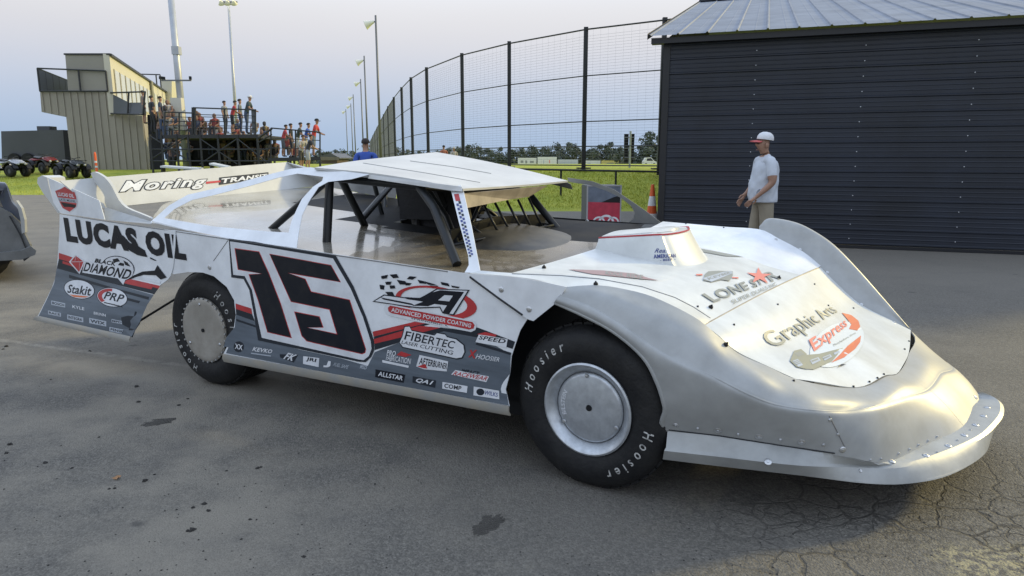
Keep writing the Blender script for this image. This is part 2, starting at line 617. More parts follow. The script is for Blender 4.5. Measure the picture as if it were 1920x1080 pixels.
# local frame: x along the wall, y back, z up
def rib_profile(z0, z1):
    # lapped steel panel: a trapezoid rib every 0.229 m with two low stiffening beads between
    pts = []
    z = z0
    while z < z1 - 1e-6:
        for dz, d in ((.0, 0), (.012, -.013), (.030, -.013), (.042, 0), (.092, 0), (.098, -.004), (.106, -.004), (.112, 0), (.160, 0), (.166, -.004), (.174, -.004), (.180, 0)):
            if z + dz <= z1:
                pts.append((z + dz, d))
        z += .2288
    pts.append((z1, 0))
    return pts
zc = .06
k = 0
while zc < sh_h - .02:
    z1 = min(zc + .915, sh_h - .004)
    pr = rib_profile(zc, z1)
    mb = MB()
    nx = 24
    rows = [[Vector((SH_L * i / nx, d + .0015 * math.sin(i * 1.9 + k) - .004 * (k % 2), z)) for i in range(nx + 1)] for z, d in pr]
    mb.grid(rows)
    mb.build('siding_panel', M_SIDING, shed, recalc=False)
    zc = z1; k += 1
mb = MB()
for i, z0 in enumerate(np.arange(.06 + .10, sh_h - .1, .2288)):
    for px_ in (1240, 1404, 1602, 1806, 2010):
        x = (meet(px_, 300, SH_A, sh_back) - SH_A).dot(sh_dir)
        mb.lathe([(.0, -.008), (.008, -.006), (.008, 0)], 6, Matrix.Translation((x + .02, -.003, z0)), axis='Y')
sc_ = mb.build('screws', M_SCREW, shed); sc_['kind'] = 'stuff'
mb = MB(); mb.prism([(0, .03, .0), (0, 10, 0), (0, 10, sh_h), (0, .03, sh_h)], (.04, 0, 0)); mb.build('end_wall', M_SIDING, shed)
mb = MB(); mb.prism([(SH_L - .04, .03, .0), (SH_L - .04, 10, 0), (SH_L - .04, 10, sh_h), (SH_L - .04, .03, sh_h)], (.04, 0, 0)); mb.build('end_wall', M_SIDING, shed)
MB().box((.045, -.012, sh_h / 2), (.11, .03, sh_h - .02)).build('corner_trim', M_TRIM, shed)
MB().box((SH_L / 2, -.006, .03), (SH_L, .03, .05)).build('base_trim', M_TRIM, shed)
# roof: eave just in front of the wall, ridge well back
ridge_y = 9.2
ez = sh_h + .035
MI = shed.matrix_basis.copy()
rl = Matrix.Translation(SH_A) @ Matrix.Rotation(math.atan2(sh_dir.y, sh_dir.x), 4, 'Z')
rz = (rl.inverted() @ meet(1300, 5, SH_A + sh_back * ridge_y, sh_back)).z
MB().box((SH_L / 2 - .05, -.085, sh_h - .035), (SH_L + .3, .16, .09)).build('fascia', M_TRIM, shed)
nrib = int((SH_L + .4) / .915) + 1
sl_ = (rz - ez) / (ridge_y + .25)
for i in range(nrib):
    x0 = -.24 + i * .915
    pr = []
    for dx, d in ((0, 0), (.012, .02), (.032, .02), (.044, 0), (.28, 0), (.30, .004), (.31, 0), (.456, 0), (.468, .02), (.488, .02), (.50, 0), (.73, 0), (.75, .004), (.76, 0), (.9148, 0)):
        pr.append((x0 + dx, d))
    rows = []
    for j in range(7):
        y = -.24 + (ridge_y + .24) * j / 6
        rows.append([Vector((x, y, ez + sl_ * (y + .24) + d)) for x, d in pr])
    MB().grid(rows).build('roof_sheet', M_ROOF, shed, recalc=False)
back = [Vector((-.24, ridge_y, rz)), Vector((SH_L + .2, ridge_y, rz)), Vector((SH_L + .2, 2 * ridge_y + .24, ez)), Vector((-.24, 2 * ridge_y + .24, ez))]
MB().add(back, [(0, 1, 2, 3)]).build('rear_roof_slope', M_ROOF, shed)
MB().prism([(.01, .03, sh_h), (.01, 10, sh_h), (.01, ridge_y, rz - .1)], (.03, 0, 0)).build('gable_end', M_SIDING, shed)
MB().tube([(-.25, ridge_y, rz + .02), (SH_L + .2, ridge_y, rz + .02)], .09, 6).build('ridge_cap', M_TRIM, shed)
MB().add([Vector((-.255, -.24, ez - .06)), Vector((-.255, ridge_y, rz - .06)), Vector((-.255, ridge_y, rz + .035)), Vector((-.255, -.24, ez + .035))], [(0, 1, 2, 3)]).build('rake_trim', M_TRIM, shed)

# ================================================================== THE RACE CAR
M_WHITE = mat('white_wrap', (.73, .755, .78), .30, var=.16, vscale=5, bump=.07, bscale=2.6, coat=.25, rvar=.08, detail=8)
M_HOOD = mat('white_hood_paint', (.61, .63, .62), .36, var=.16, vscale=5, bump=.07, bscale=5, coat=.15, rvar=.1)
M_PLAST = mat('grey_moulded_plastic', (.345, .355, .352), .42, metal=.12, var=.13, vscale=9, bump=.05, bscale=6, rvar=.09)
M_LIP = mat('pale_grey_plastic_lip', (.36, .37, .362), .42, metal=.1, var=.2, vscale=6, bump=.08, bscale=9)
M_SKIRT = mat('scuffed_tan_grey_plastic', (.30, .305, .295), .55, var=.35, vscale=9, bump=.1, bscale=14, col2=(.36, .33, .27))
M_DECK = mat('dusty_glossy_deck', (.19, .165, .12), .17, var=.4, vscale=4.5, col2=(.38, .365, .33), coat=.5, bump=.05, bscale=3, rvar=.12)
M_DECKF = mat('muddy_darkened_deck', (.085, .068, .042), .24, var=.4, vscale=6, col2=(.22, .185, .13), coat=.2, bump=.08, bscale=6, rvar=.14)  # mud, plus a darker tone painted in for black reflections on the deck
M_DECKB = mat('black_deck_panel', (.012, .014, .018), .6, spec=.08, var=.5, vscale=4, col2=(.035, .033, .03), bump=.05, bscale=3)
M_BLK = mat('black_paint', (.010, .011, .013), .42, spec=.3)
M_TUBE = mat('black_powdercoat_tube', (.010, .012, .014), .36, spec=.35)
M_RUBBER = mat('tyre_rubber', (.009, .0095, .011), .55, var=.3, vscale=12, col2=(.020, .020, .020), bump=.15, bscale=60, spec=.28)
M_ALU = mat('spun_aluminium', (.50, .53, .56), .38, metal=.65, var=.22, vscale=22, bump=.03, bscale=20, rvar=.12)
M_ALUD = mat('muddy_aluminium', (.37, .35, .31), .55, metal=.35, var=.3, vscale=7, col2=(.27, .25, .215), bump=.1, bscale=30)
M_BOLT = mat('zinc_bolt', (.55, .56, .57), .3, metal=.8)
M_TAN = mat('dusty_visor', (.36, .31, .24), .6, var=.3, vscale=7)
M_ROOFP = mat('white_roof_sheet', (.52, .53, .525), .38, var=.14, vscale=3, bump=.05, bscale=2.5, coat=.1)
M_INT = mat('white_interior_sheet', (.48, .50, .52), .3, var=.25, vscale=4)
PK = mat('print_black', (.010, .012, .018), .30, col2=(.022, .023, .026), vscale=14, thresh=(.45, .85), spec=.22)
PR = mat('print_red', (.44, .035, .038), .35, var=.2, vscale=9)
PW = mat('print_white', (.66, .68, .71), .33, coat=.1, var=.14, vscale=9)
PT = mat('tyre_paint_white', (.46, .46, .44), .6, col2=(.10, .10, .10), vscale=38, thresh=(.48, .66))
PG = mat('print_steel_grey', (.115, .138, .165), .36, spec=.35, var=.35, vscale=3.2, stretch=(.4, 1, 4))
PD = mat('print_charcoal', (.022, .027, .035), .38, spec=.25)
PL = mat('print_light_grey', (.40, .44, .49), .35, coat=.2)
PO = mat('print_orange', (.62, .16, .06), .4)
PF = mat('print_faded_olive', (.27, .27, .20), .45)
PB = mat('print_blue', (.04, .06, .22), .4)

PR_BELT = mat('red_webbing', (.22, .03, .03), .8)
car = thing('race_car', 'white and grey dirt race car numbered 15, parked in the foreground on the asphalt', 'race car', CAR_O, CAR_A)

WS = -.02
def plate(pts, t, name, m, parent=car, off=None):
    return MB().prism(pts, off if off is not None else (0, t, 0)).build(name, m, parent)

# ---- right side: door panel
door_px = [(322, 431.5), (430, 447), (640, 478.5), (881, 513.5), (989, 598), (975, 620), (967, 644), (959, 668), (956, 700), (948, 730), (955, 762),
           (419, 663), (431, 640), (439, 612), (442, 590), (439, 563), (425, 538), (401, 518), (380, 511), (352, 510), (326, 514), (321, 512)]
door = plate([W(x, y, WS) for x, y in door_px], .004, 'door_panel', M_WHITE)
# ---- rear quarter, flaring outwards towards the ground
q_rear = [(113, 402, -.0215), (112, 439, -.0215), (108, 498, -.026), (102, 530, -.042), (88, 561, -.07), (72, 593, -.10)]
q_front = [(330, 433, -.0215), (329, 468, -.0215), (321, 517, -.022), (297, 539, -.032), (272, 577, -.056), (246, 632, -.08)]
rows = []
for a, b in zip(q_rear, q_front):
    A, B = W(*a), W(*b)
    rows.append([A.lerp(B, t / 6) for t in range(7)])
quarter = sheet(loft(rows, 4, 2), .004).build('quarter_panel', M_WHITE, car, smooth=True, angle=40)
# skirts under door and quarter
def strip(top, bot, t, name, m, parent=car):
    a, b = resample([Vector(p) for p in top], 14), resample([Vector(p) for p in bot], 14)
    mid = [p.lerp(q, .55) + Vector((0, -.008, 0)) for p, q in zip(a, b)]
    return sheet([a, mid, b], t).build(name, m, parent, smooth=True, angle=50)
strip([W(419, 663, WS - .006), W(955, 761, WS - .006)], [W(421, 677, WS + .01), W(958, 778, WS + .01)], .006, 'rocker_skirt', M_SKIRT)
strip([W(72, 592, -.108), W(246, 631, -.088)], [W(63, 599, -.112), W(246, 642, -.09)], .006, 'quarter_skirt', M_SKIRT)

# ---- right front fender corner in white
fend = plate([W(x, y, WS - .012) for x, y in [(881, 513), (960, 519), (1012, 527), (1062, 538), (1045, 566), (1000, 602), (989, 598.5), (880, 522)]], .004, 'fender_side', M_WHITE)

# ---- moulded nose and right fender (grey plastic)
NOSE = [
 [(1060, 540, .00), (1054, 548, -.02), (1050, 556, -.030), (1041, 567, -.03)],
 [(1115, 537, .04), (1110, 552, -.01), (1100, 573, -.040), (1092, 590, -.05)],
 [(1164, 543, .07), (1170, 570, .00), (1160, 606, -.040), (1150, 621, -.05)],
 [(1225, 559, .09), (1240, 602, .02), (1223, 650, -.040), (1205, 668, -.05)],
 [(1300, 596, .12), (1312, 640, .04), (1275, 680, -.030), (1232, 716, -.04)],
 [(1344, 631, .14), (1370, 683, .07), (1336, 706, .000), (1247, 765, -.02)],
 [(1382, 664, .17), (1425, 710, .10), (1400, 738, .030), (1252, 806, .03)],
 [(1440, 690, .21), (1470, 733, .14), (1455, 759, .080), (1400, 823, .11)],
 [(1491, 713, .26), (1528, 748, .20), (1520, 769, .140), (1500, 840, .18)],
 [(1568, 728, .42), (1590, 752, .34), (1582, 772, .270), (1592, 857, .26)],
 [(1621, 727, .60), (1640, 748, .50), (1640, 763, .420), (1662, 866, .40)],
 [(1660, 708, .80), (1687, 727, .76), (1697, 744, .720), (1737, 833, .68)],
 [(1684, 701, .97), (1714, 716, .97), (1737, 731, .970), (1804, 800, .97)],
 [(1703, 665, 1.35), (1735, 682, 1.33), (1760, 702, 1.31), (1822, 764, 1.28)],
 [(1707, 622, 1.80), (1742, 655, 1.75), (1772, 680, 1.70), (1820, 737, 1.62)]]
r_up = [[W(*c[i]) for c in NOSE] for i in range(3)]
r_N2, r_P, r_B = [], [], []
for c in NOSE:
    n_, b_ = W(*c[2]), W(*c[3])
    out = Vector((0.0, -1.0, 0)) if c[2][2] < .2 else (Vector((1, -.6, 0)).normalized() if c[2][2] < .8 else Vector((1, 0, 0)))
    k = .010 if c[0][0] > 1110 else .003
    r_N2.append(n_.lerp(b_, .10) + out * k)
    r_P.append(n_.lerp(b_, .5) + out * .012)
    r_B.append(b_)
end = [[Vector((.80, 1.88, .66))], [Vector((.80, 1.93, .62))], [Vector((.80, 1.96, .50))], [Vector((.80, 1.97, .47))], [Vector((.82, 1.95, .35))], [Vector((.85, 1.92, .26))]]
nrows = [r + e for r, e in zip(r_up + [r_N2, r_P, r_B], end)]
grid_up = loft(nrows[:3], 5, 5)
grid_lo = loft(nrows[2:], 5, 5)
grid_all = grid_up + grid_lo[1:]
nose = sheet(grid_all, .006).build('nose_shell', M_PLAST, car, smooth=True, angle=55)
# centre-line seam of the nose
seam = [grid_all[i][12 * 5] + Vector((.003, 0, .002)) for i in range(len(grid_all))]
MB().tube(seam, .003, 5).build('nose_seam', M_BLK, nose)

# ---- splitter flange and lip
FB = [W(1252, 807, .03), W(1350, 816, .08), W(1500, 840, .18), W(1592, 857, .26), W(1662, 866, .40), W(1737, 833, .68), W(1804, 800, .97), W(1817, 781, 1.12), W(1822, 764, 1.28), W(1822, 750, 1.45), W(1820, 737, 1.62)]
FT = [W(1249, 839, .0), W(1350, 850, .055), W(1500, 866, .13), ZC(1605, 871, .235), ZC(1687, 871, .23), ZC(1762, 850, .23), ZC(1832, 819, .235), ZC(1864, 790, .245), ZC(1875, 771, .25), ZC(1871, 752, .255), ZC(1845, 736, .262)]
FU = [W(1243, 859, .012), W(1350, 872, .068), W(1500, 889, .145), ZC(1624, 904, .18), ZC(1706, 904, .17), ZC(1781, 888, .17), ZC(1845, 850, .175)] + [p + Vector((-.004, 0, -.06)) for p in FT[7:]]
FR_ = [p + (Vector((.75, .97, p.z)) - p) * .12 for p in FU]
FT2 = [p + Vector((0, 0, -.008)) + (p - Vector((.6, .97, p.z))).normalized() * .012 for p in FT]
FMID = [a.lerp(b, .5) + Vector((0, 0, .002)) for a, b in zip(FT2, FU)]
lip = sheet([spline(r_, 5) for r_ in (FB, [a.lerp(b, .5) for a, b in zip(FB, FT)], FT, FT2, FMID, FU, FR_)], .005).build('splitter_lip', M_LIP, car, smooth=True, angle=24)
# moulded creases along the nose and a rolled edge round the wheel arch
MB().tube([p for p in grid_all[10][4:75]], .007, 6).build('moulded_crease', M_PLAST, nose, smooth=True)
MB().tube([p for p in grid_all[15][4:75]], .006, 6).build('moulded_crease', M_PLAST, nose, smooth=True)
MB().tube([p for p in grid_all[-1][0:31]], .010, 8).build('arch_edge', M_PLAST, nose, smooth=True)

# ---- hood
H_R = [W(960, 513, .02), W(1052, 516, .09), W(1123, 522, .15), W(1204, 537, .20), W(1265, 557, .24), W(1300, 575, .27), W(1338, 600, .30)]
H_L = [W(1210, 433, 1.45), W(1250, 447, 1.45), W(1277, 457, 1.45), W(1330, 468, 1.45), W(1393, 483, 1.45), W(1440, 500, 1.45), W(1490, 526, 1.45)]
S_R, S_L = W(1320, 613, .17), W(1537, 503, 1.79)
seam_pts = [S_R.lerp(S_L, t / 8) + Vector((0, 0, .012 * math.sin(math.pi * t / 8))) for t in range(9)]
def seam_at(w):
    t = (w - S_R.y) / (S_L.y - S_R.y)
    return S_R.lerp(S_L, t) + Vector((0, 0, .012 * math.sin(math.pi * t)))
H_R[-1] = seam_at(.30); H_L[-1] = seam_at(1.45)
hood_rear = [H_R[0], W(1040, 491, .36), W(1115, 468, .72), W(1165, 450, 1.1), H_L[0]]
hood_front = [seam_at(.30 + (1.45 - .30) * t / 6) for t in range(7)]
hood = sheet(coons(hood_rear, hood_front, H_R, H_L, 24, 24), .003).build('hood_panel', M_HOOD, car, smooth=True, angle=40)
# fender top strip between hood and moulded fender
strip_out = [W(881, 513, -.02), W(960, 519.5, -.025), W(1012, 527, -.02), W(1060, 539, .00), W(1115, 536, .04), W(1164, 542, .07), W(1225, 558, .09), W(1300, 595, .12), S_R]
strip_in = [W(900, 508, .0)] + H_R
fs_ = sheet(coons(strip_in, strip_out, [strip_in[0], strip_in[0].lerp(strip_out[0], .5), strip_out[0]], [H_R[-1], H_R[-1].lerp(S_R, .5), S_R], 30, 5), .003).build('fender_top', M_HOOD, car, smooth=True, angle=40)
# left fender rising from the hood
lw_top = [W(1243, 416, 1.85), W(1300, 421, 1.85), W(1360, 426, 1.85), W(1425, 431, 1.85), W(1458, 447, 1.83), W(1506, 473, 1.81), S_L + Vector((0, .02, .01))]
left_fender = sheet(coons(lw_top, H_L, [lw_top[0], lw_top[0].lerp(H_L[0], .5), H_L[0]], [lw_top[-1], S_L.lerp(H_L[-1], .5), H_L[-1]], 24, 6), .003).build('left_fender_panel', M_WHITE, car, smooth=True, angle=40)
# front hood (nose cone panel)
K_R = [S_R, W(1344, 631, .145), W(1382, 664, .175), W(1440, 690, .215), W(1491, 713, .265)]
K_F = [K_R[-1], W(1568, 727, .42), W(1621, 726, .60), W(1660, 707, .80), W(1684, 700, .97), W(1703, 664, 1.35), W(1707, 621, 1.80)]
K_L = [S_L, W(1569, 535, 1.80), W(1612, 573, 1.80), W(1670, 602, 1.80), K_F[-1]]
fh = coons(seam_pts, K_F, K_R, K_L, 28, 16)
for i, r in enumerate(fh):
    for j, p in enumerate(r):
        p.z += .006
        p.z += .0035 * math.sin(j * .9 + i * .35) * (i / 16)
front_hood = sheet(fh, .003).build('nose_cone_panel', M_HOOD, car, smooth=True, angle=40)
MB().tube([p + Vector((0, 0, .004)) for p in seam_pts], .006, 6).build('hood_joint', M_TAN, hood)

# ---- left fender flare
FL_T = [(1424, 424, 1.88), (1441, 412, 1.89), (1487, 419, 1.90), (1525, 436, 1.90), (1564, 463, 1.90), (1607, 506, 1.89), (1655, 559, 1.87), (1708, 618, 1.81)]
FL_B = [(1420, 440, 1.83), (1440, 450, 1.82), (1480, 465, 1.82), (1508, 480, 1.82), (1537, 502, 1.81), (1590, 553, 1.81), (1640, 588, 1.81), (1706, 620, 1.80)]
ft = [W(*p) for p in FL_T]
fbm = [W(*p) for p in FL_B]
fo = [p + Vector((0, .05, -.012)) for p in ft]
fd = [Vector((p.x, 2.0, .42 + .1 * (1 - i / 7))) for i, p in enumerate(ft)]
flare = sheet(loft([fbm, [a.lerp(b, .5) + Vector((0, .01, 0)) for a, b in zip(fbm, ft)], ft, fo, [a.lerp(b, .3) + Vector((0, .02, 0)) for a, b in zip(fo, fd)], fd], 4, 5), .005).build('left_flare', M_PLAST, car, smooth=True, angle=55)

# ---- hood scoop
sb = [W(1114, 493, .70), W(1300, 519, .78)]
x0, x1, zb = sb[0].x, sb[1].x, sb[0].z
sc_t = [W(1116, 447, .74), W(1262, 441, .80)]
bot, top = [], []
def ring(xr, xf, wr, wl_, z0, z1, n=9):
    # open at the rear, rounded at the front
    pts = [Vector((xr, wr, z0))]
    L_ = xf - xr
    for i in range(n):
        a = -math.pi / 2 + math.pi * i / (n - 1)
        cx = xr + L_ * .80
        pts.append(Vector((cx + L_ * .20 * math.cos(a), (wr + wl_) / 2 + (wl_ - wr) / 2 * math.sin(a), z1)))
    pts.append(Vector((xr, wl_, z0)))
    return pts
zt = sc_t[0].z
r0 = ring(x0, x1 + .05, .70, 1.26, zb - .01, sb[1].z - .02)
r1 = ring(x0, sc_t[1].x + .02, .74, 1.22, zt - .02, sc_t[1].z - .03)
r2 = ring(x0, sc_t[1].x - .0, .752, 1.208, zt, sc_t[1].z)
r3 = ring(x0, sc_t[1].x - .05, .79, 1.17, zt + .004, sc_t[1].z + .006)
mid1 = [a.lerp(b, .5) + Vector((-.012, 0, 0)) for a, b in zip(r0, r1)]
scoop = sheet(loft([r0, mid1, r1, r2, r3], 3, 3), .004).build('hood_scoop', M_HOOD, car, smooth=True, angle=50)
capg = [[a.lerp(b, t / 6) + Vector((0, 0, .012 * math.sin(math.pi * t / 6))) for t in range(7)] for a, b in zip(r3[:6], reversed(r3[5:]))]
sheet(capg, .003).build('scoop_lid', M_HOOD, scoop, smooth=True)
rim = spline([p + Vector((0, 0, .003)) for p in r2], 4)
MB().tube(rim, .0045, 5).build('red_pinstripe', PR, scoop)

# ---- interior decking
bl_px = [(285, 416), (430, 448), (640, 480), (881, 515), (960, 513)]
d_right = [W(x, y + 1, .012) for x, y in bl_px]
d_left = [XC(606, 349, -3.86), W(700, 366, 1.86), W(850, 386, 1.86), W(1030, 409, 1.86), H_L[0] + Vector((-.12, .3, .01))]
d_rear = [d_right[0], XC(300, 383, -3.86) * .5 + d_right[0] * .5, XC(330, 375, -3.86), XC(470, 361, -3.86), d_left[0]]
d_front = [H_R[0], hood_rear[1] + Vector((0, 0, -.012)), hood_rear[2] + Vector((0, 0, -.015)), hood_rear[3] + Vector((0, 0, -.015)), d_left[-1]]
dk = coons(d_rear, d_front, d_right, d_left, 26, 40, smooth=True)
mb = MB(); mbl = MB(); mbk = MB()
CUT = (1.02, 1.60, -1.95, -1.05)       # cockpit opening: w0,w1,x0,x1
for i in range(40):
    for j in range(26):
        q = [dk[i][j], dk[i][j + 1], dk[i + 1][j + 1], dk[i + 1][j]]
        c = sum(q, Vector()) / 4
        if CUT[0] < c.y < CUT[1] and CUT[2] < c.x < CUT[3]:
            continue
        (mbl if ((c.y > 1.12 and c.x > -3.1) or (c.y > .82 and -2.3 < c.x < -.95)) else mbk if c.x > -1.45 else mb).add(q, [(0, 1, 2, 3)])
def weld(mb_, name, m):
    o = mb_.build(name, m, car, recalc=False)
    bm = bmesh.new(); bm.from_mesh(o.data)
    bmesh.ops.remove_doubles(bm, verts=bm.verts, dist=.0005)
    bmesh.ops.recalc_face_normals(bm, faces=bm.faces)
    for f in bm.faces: f.smooth = True
    bm.to_mesh(o.data); bm.free()
    return o
deck = weld(mb, 'interior_deck', M_DECK)
deckf = weld(mbk, 'front_interior_deck', M_DECKF)
deckb = weld(mbl, 'black_interior_deck', M_DECKB)
# cockpit tub
zt_ = .93
tb = MB()
a, b, c0, c1 = CUT[2] - .03, CUT[3] + .03, CUT[0] - .03, CUT[1] + .03
P8 = [Vector((x, w, z)) for z in (.30, zt_) for x, w in ((a, c0), (b, c0), (b, c1), (a, c1))]
tb.add(P8, [(0, 1, 2, 3), (0, 4, 5, 1), (1, 5, 6, 2), (2, 6, 7, 3), (3, 7, 4, 0)])
tb.build('cockpit_tub', M_BLK, car)
# floor pan and underbody
MB().box((-1.15, .97, .26), (2.6, 1.5, .03)).build('floor_pan', M_BLK, car)
MB().box((-1.55, 1.93, .62), (3.8, .01, .66)).build('left_door_panel', M_WHITE, car)
# left door top seen from inside, with rivets
lt = [W(640, 372, 1.87), W(997, 404, 1.87), W(1070, 409.5, 1.87), W(1238, 421, 1.87)]
lb = [W(640, 384, 1.87), W(997, 420, 1.87), W(1070, 424, 1.87), W(1222, 437, 1.87)]
ld = sheet(coons(lt, lb, [lt[0], lt[0].lerp(lb[0], .5), lb[0]], [lt[-1], lt[-1].lerp(lb[-1], .5), lb[-1]], 20, 3, smooth=False), .003).build('left_door_top', M_BLK, car)
MB().prism([p + Vector((0, -.004, 0)) for p in [W(1160, 419, 1.87), W(1238, 421, 1.87), W(1228, 428, 1.87), W(1158, 425, 1.87)]], (0, -.002, 0)).build('pillar_foot', M_PLAST, ld)

# ---- sail panel with its window opening (leans inwards to the roof)
SP = (.0, .96, .30, 1.34)
sail_o = [(281, 417), (296, 404), (317, 385), (352, 365), (400, 354), (452, 341), (504, 327), (545, 316.5), (581, 313.5), (693, 327), (659, 336), (615, 341), (597, 351), (579, 378), (566, 404), (560, 436), (556, 465), (430, 447)]
sail_i = [(308, 409), (327, 392), (360, 375), (400, 366), (472, 347.5), (522, 333), (558, 325.5), (606, 331.5), (604, 339), (587, 350), (566, 373), (555.5, 394), (546.5, 415), (541, 436), (504, 434), (400, 424.5)]
def frame_panel(o_px, i_px, fn, t, name, m, parent=car):
    o_, i_ = [fn(*p) for p in o_px], [fn(*p) for p in i_px]
    flat = [[Vector((x, y, 0)) for x, y in q] for q in (o_px, i_px)]
    tr = [tuple(q) for q in tessellate_polygon(flat)]
    n = len(o_) + len(i_)
    off = Vector(t)
    vs = o_ + i_
    f = tr + [tuple(k + n for k in reversed(q)) for q in tr]
    for s0, ln in ((0, len(o_)), (len(o_), len(i_))):
        f += [(s0 + k, s0 + (k + 1) % ln, s0 + (k + 1) % ln + n, s0 + k + n) for k in range(ln)]
    return MB().add(vs + [p + off for p in vs], f).build(name, m, parent)
def densify(p, k=3):
    v = spline([Vector((x, y, 0)) for x, y in p], k)
    return [(q.x, q.y) for q in v]
sail = frame_panel(sail_o, sail_i, lambda x, y: TILT(x, y, *SP), (0, .003, -.001), 'sail_panel', M_WHITE)
# ---- roof
rf_rear = [W(590, 318, .30), W(660, 306, .68), W(740, 296.5, 1.12), W(818, 288, 1.62)]
rf_front = [W(868, 358, .35), W(930, 354, .80), W(1000, 348.5, 1.27), W(1064, 342, 1.70)]
rfr = [rf_rear[0], W(690, 327.5, .32), W(780, 341, .34), rf_front[0]]
rfl = [rf_rear[-1], W(900, 303, 1.65), W(985, 322, 1.68), rf_front[-1]]
roof = sheet(coons(rf_rear, rf_front, rfr, rfl, 20, 20), .012).build('roof_panel', M_ROOFP, car, smooth=True, angle=40)
plate([W(693, 327.5, .315), W(866, 350, .345), W(866, 359, .345), W(843, 357, .345), W(690, 334.5, .315)], .003, 'roof_side_flange', M_WHITE)
le = [p + Vector((0, .035, -.03)) for p in rfl]
sheet([resample(spline(rfl, 4), 14), resample(spline([p + Vector((0, .05, -.012)) for p in rfl], 4), 14), resample(spline([p + Vector((0, .085, -.05)) for p in rfl], 4), 14)], .003).build('roof_left_flange', M_PLAST, car, smooth=True)
# front visor under the roof edge
plate([rf_front[0] + Vector((-.02, .02, -.015)), rf_front[-1] + Vector((-.02, -.25, -.015)), W(992, 369, 1.25), W(956, 374, .98), W(876, 390, .42)], 0, 'visor', M_TAN, off=(-.012, 0, 0))
# A pillar panels
APL = (.0, .90, .345, 1.24)
pil = plate([TILT(x, y, *APL) for x, y in [(843, 353), (864, 347), (868.5, 357), (884, 425), (901, 512), (871, 511), (879, 497), (878, 480), (860, 415), (847, 362)]], .003, 'windshield_pillar', M_WHITE)
LP = (1.92, .98, 1.80, 1.30)
frame = [(1064, 333), (1111, 340), (1150, 354.5), (1189, 380.5), (1215, 398.5), (1239, 417), (1236, 424), (1176, 418), (1187, 411), (1190, 399), (1183, 386), (1164, 371), (1138, 358), (1106, 347), (1066, 341)]
plate([TILT(x, y, *LP) for x, y in frame], .003, 'left_window_frame', M_PLAST)
lsail = [(606, 349), (640, 334), (690, 322), (740, 300), (818, 292), (818, 296), (760, 312), (745, 345), (742, 372), (700, 366)]
plate([TILT(x, y, 1.92, 1.05, 1.72, 1.40) for x, y in lsail], .003, 'left_sail_panel', M_INT)

# ---- spoiler
def spx(px, py, k):                     # k 0 at the base, 1 at the top edge
    return XC(px, py, -3.86 - .12 * k)
sp_t = [spx(112, 339, 1), spx(290, 324.3, 1), spx(420, 313.5, 1), spx(537, 304, 1)]
sp_b = [spx(176, 392, 0), spx(330, 376, 0), spx(470, 362, 0), spx(606, 347.5, 0)]
spoiler = sheet([resample(spline(q, 5), 20) for q in (sp_t, [a.lerp(b, .5) for a, b in zip(sp_t, sp_b)], sp_b)], -.006).build('spoiler_blade', M_ROOFP, car, smooth=True, angle=40)
plate([spx(537, 304, 1), XC(592, 318, -3.70), XC(640, 338, -3.45), spx(606, 348, 0)], .004, 'spoiler_left_end', M_WHITE)
fin_px = densify([(170, 325), (177, 322), (195.5, 332), (210, 350), (222, 374), (236, 389), (262, 400), (289, 412), (283, 417), (240, 404), (200, 390), (196, 368), (186, 352), (177, 341)], 2)
fin = plate([W(x, y, .16) for x, y in fin_px], .02, 'spoiler_brace_fin', M_ROOFP)
plate([W(196, 389, .10), W(285, 417, .06), W(283, 420, .03), W(196, 412, .02)], 0, 'rear_deck_side', M_PLAST, off=(0, .004, .002))
endp = plate([W(x, y, -.005) for x, y in [(90, 333), (186, 376), (196.5, 412), (114, 400), (100, 380), (93, 350)]], .004, 'spoiler_end_plate', M_WHITE)
er_ = [(72, 333), (80, 329), (90, 333), (93, 348), (101, 378), (113, 400), (110, 400), (97, 381), (82, 362), (71, 343)]
plate([W(x, y, .01) + Vector((-.01, 0, 0)) for x, y in er_], .12, 'end_plate_edge', M_ROOFP)

# ---- roll cage
cage = [
 ([W(800, 352, .95), W(838, 408, .80), W(862, 470, .62)], .018),
 ([W(700, 338, 1.15), W(716, 400, 1.20), W(735, 440, 1.22)], .016),
 ([W(905, 372, 1.0), W(884, 420, .86), W(872, 462, .70)], .014),
 ([W(618.6, 333, .36), W(612, 471, .28)], .025),
 ([W(620, 333, .36), W(504, 434, .40)], .022),
 ([W(640, 336, .38), W(664, 385, .62), W(702, 457, .95)], .024),
 ([W(738, 342, 1.35), W(680, 409, .78)], .022),
 ([W(723, 345, 1.60), W(722, 447, 1.30)], .015),
 ([W(786, 350, .40), W(814, 389, .34), W(857, 496, .16)], .024),
 ([W(618, 333, .36), W(786, 350, .40)], .022),
 ([W(618, 333, .36), W(740, 306, 1.55)], .022),
 ([W(786, 350, .40), W(996, 362, 1.55)], .022),
 ([W(740, 306, 1.55), W(996, 362, 1.55)], .022),
 ([W(740, 306, 1.55), W(760, 440, 1.60)], .022),
 ([W(996, 369, 1.56), W(1060, 447, 1.55)], .024),
]
for pts, r in cage:
    MB().tube(pts, r, 10).build('cage_tube', M_TUBE, car, smooth=True, angle=50)
# rock-guard bars in the windshield opening
lowr = [W(852, 459, .40), W(940, 440, .90), W(1037, 422.5, 1.52)]
MB().tube(lowr, .009, 7).build('guard_rail', M_TUBE, car, smooth=True)
bars = [((868, 410), (912, 446), .78), ((907, 384), (937.5, 441), .88), ((928, 380), (958, 437), 1.02), ((950, 376), (979, 432.5), 1.15), ((971, 374), (997, 429), 1.28), ((991, 371), (1016.5, 425), 1.42)]
for (a, b, w) in bars:
    MB().tube([W(*a, w - .02), W(*b, w)], .008, 6).build('guard_bar', M_TUBE, car, smooth=True)
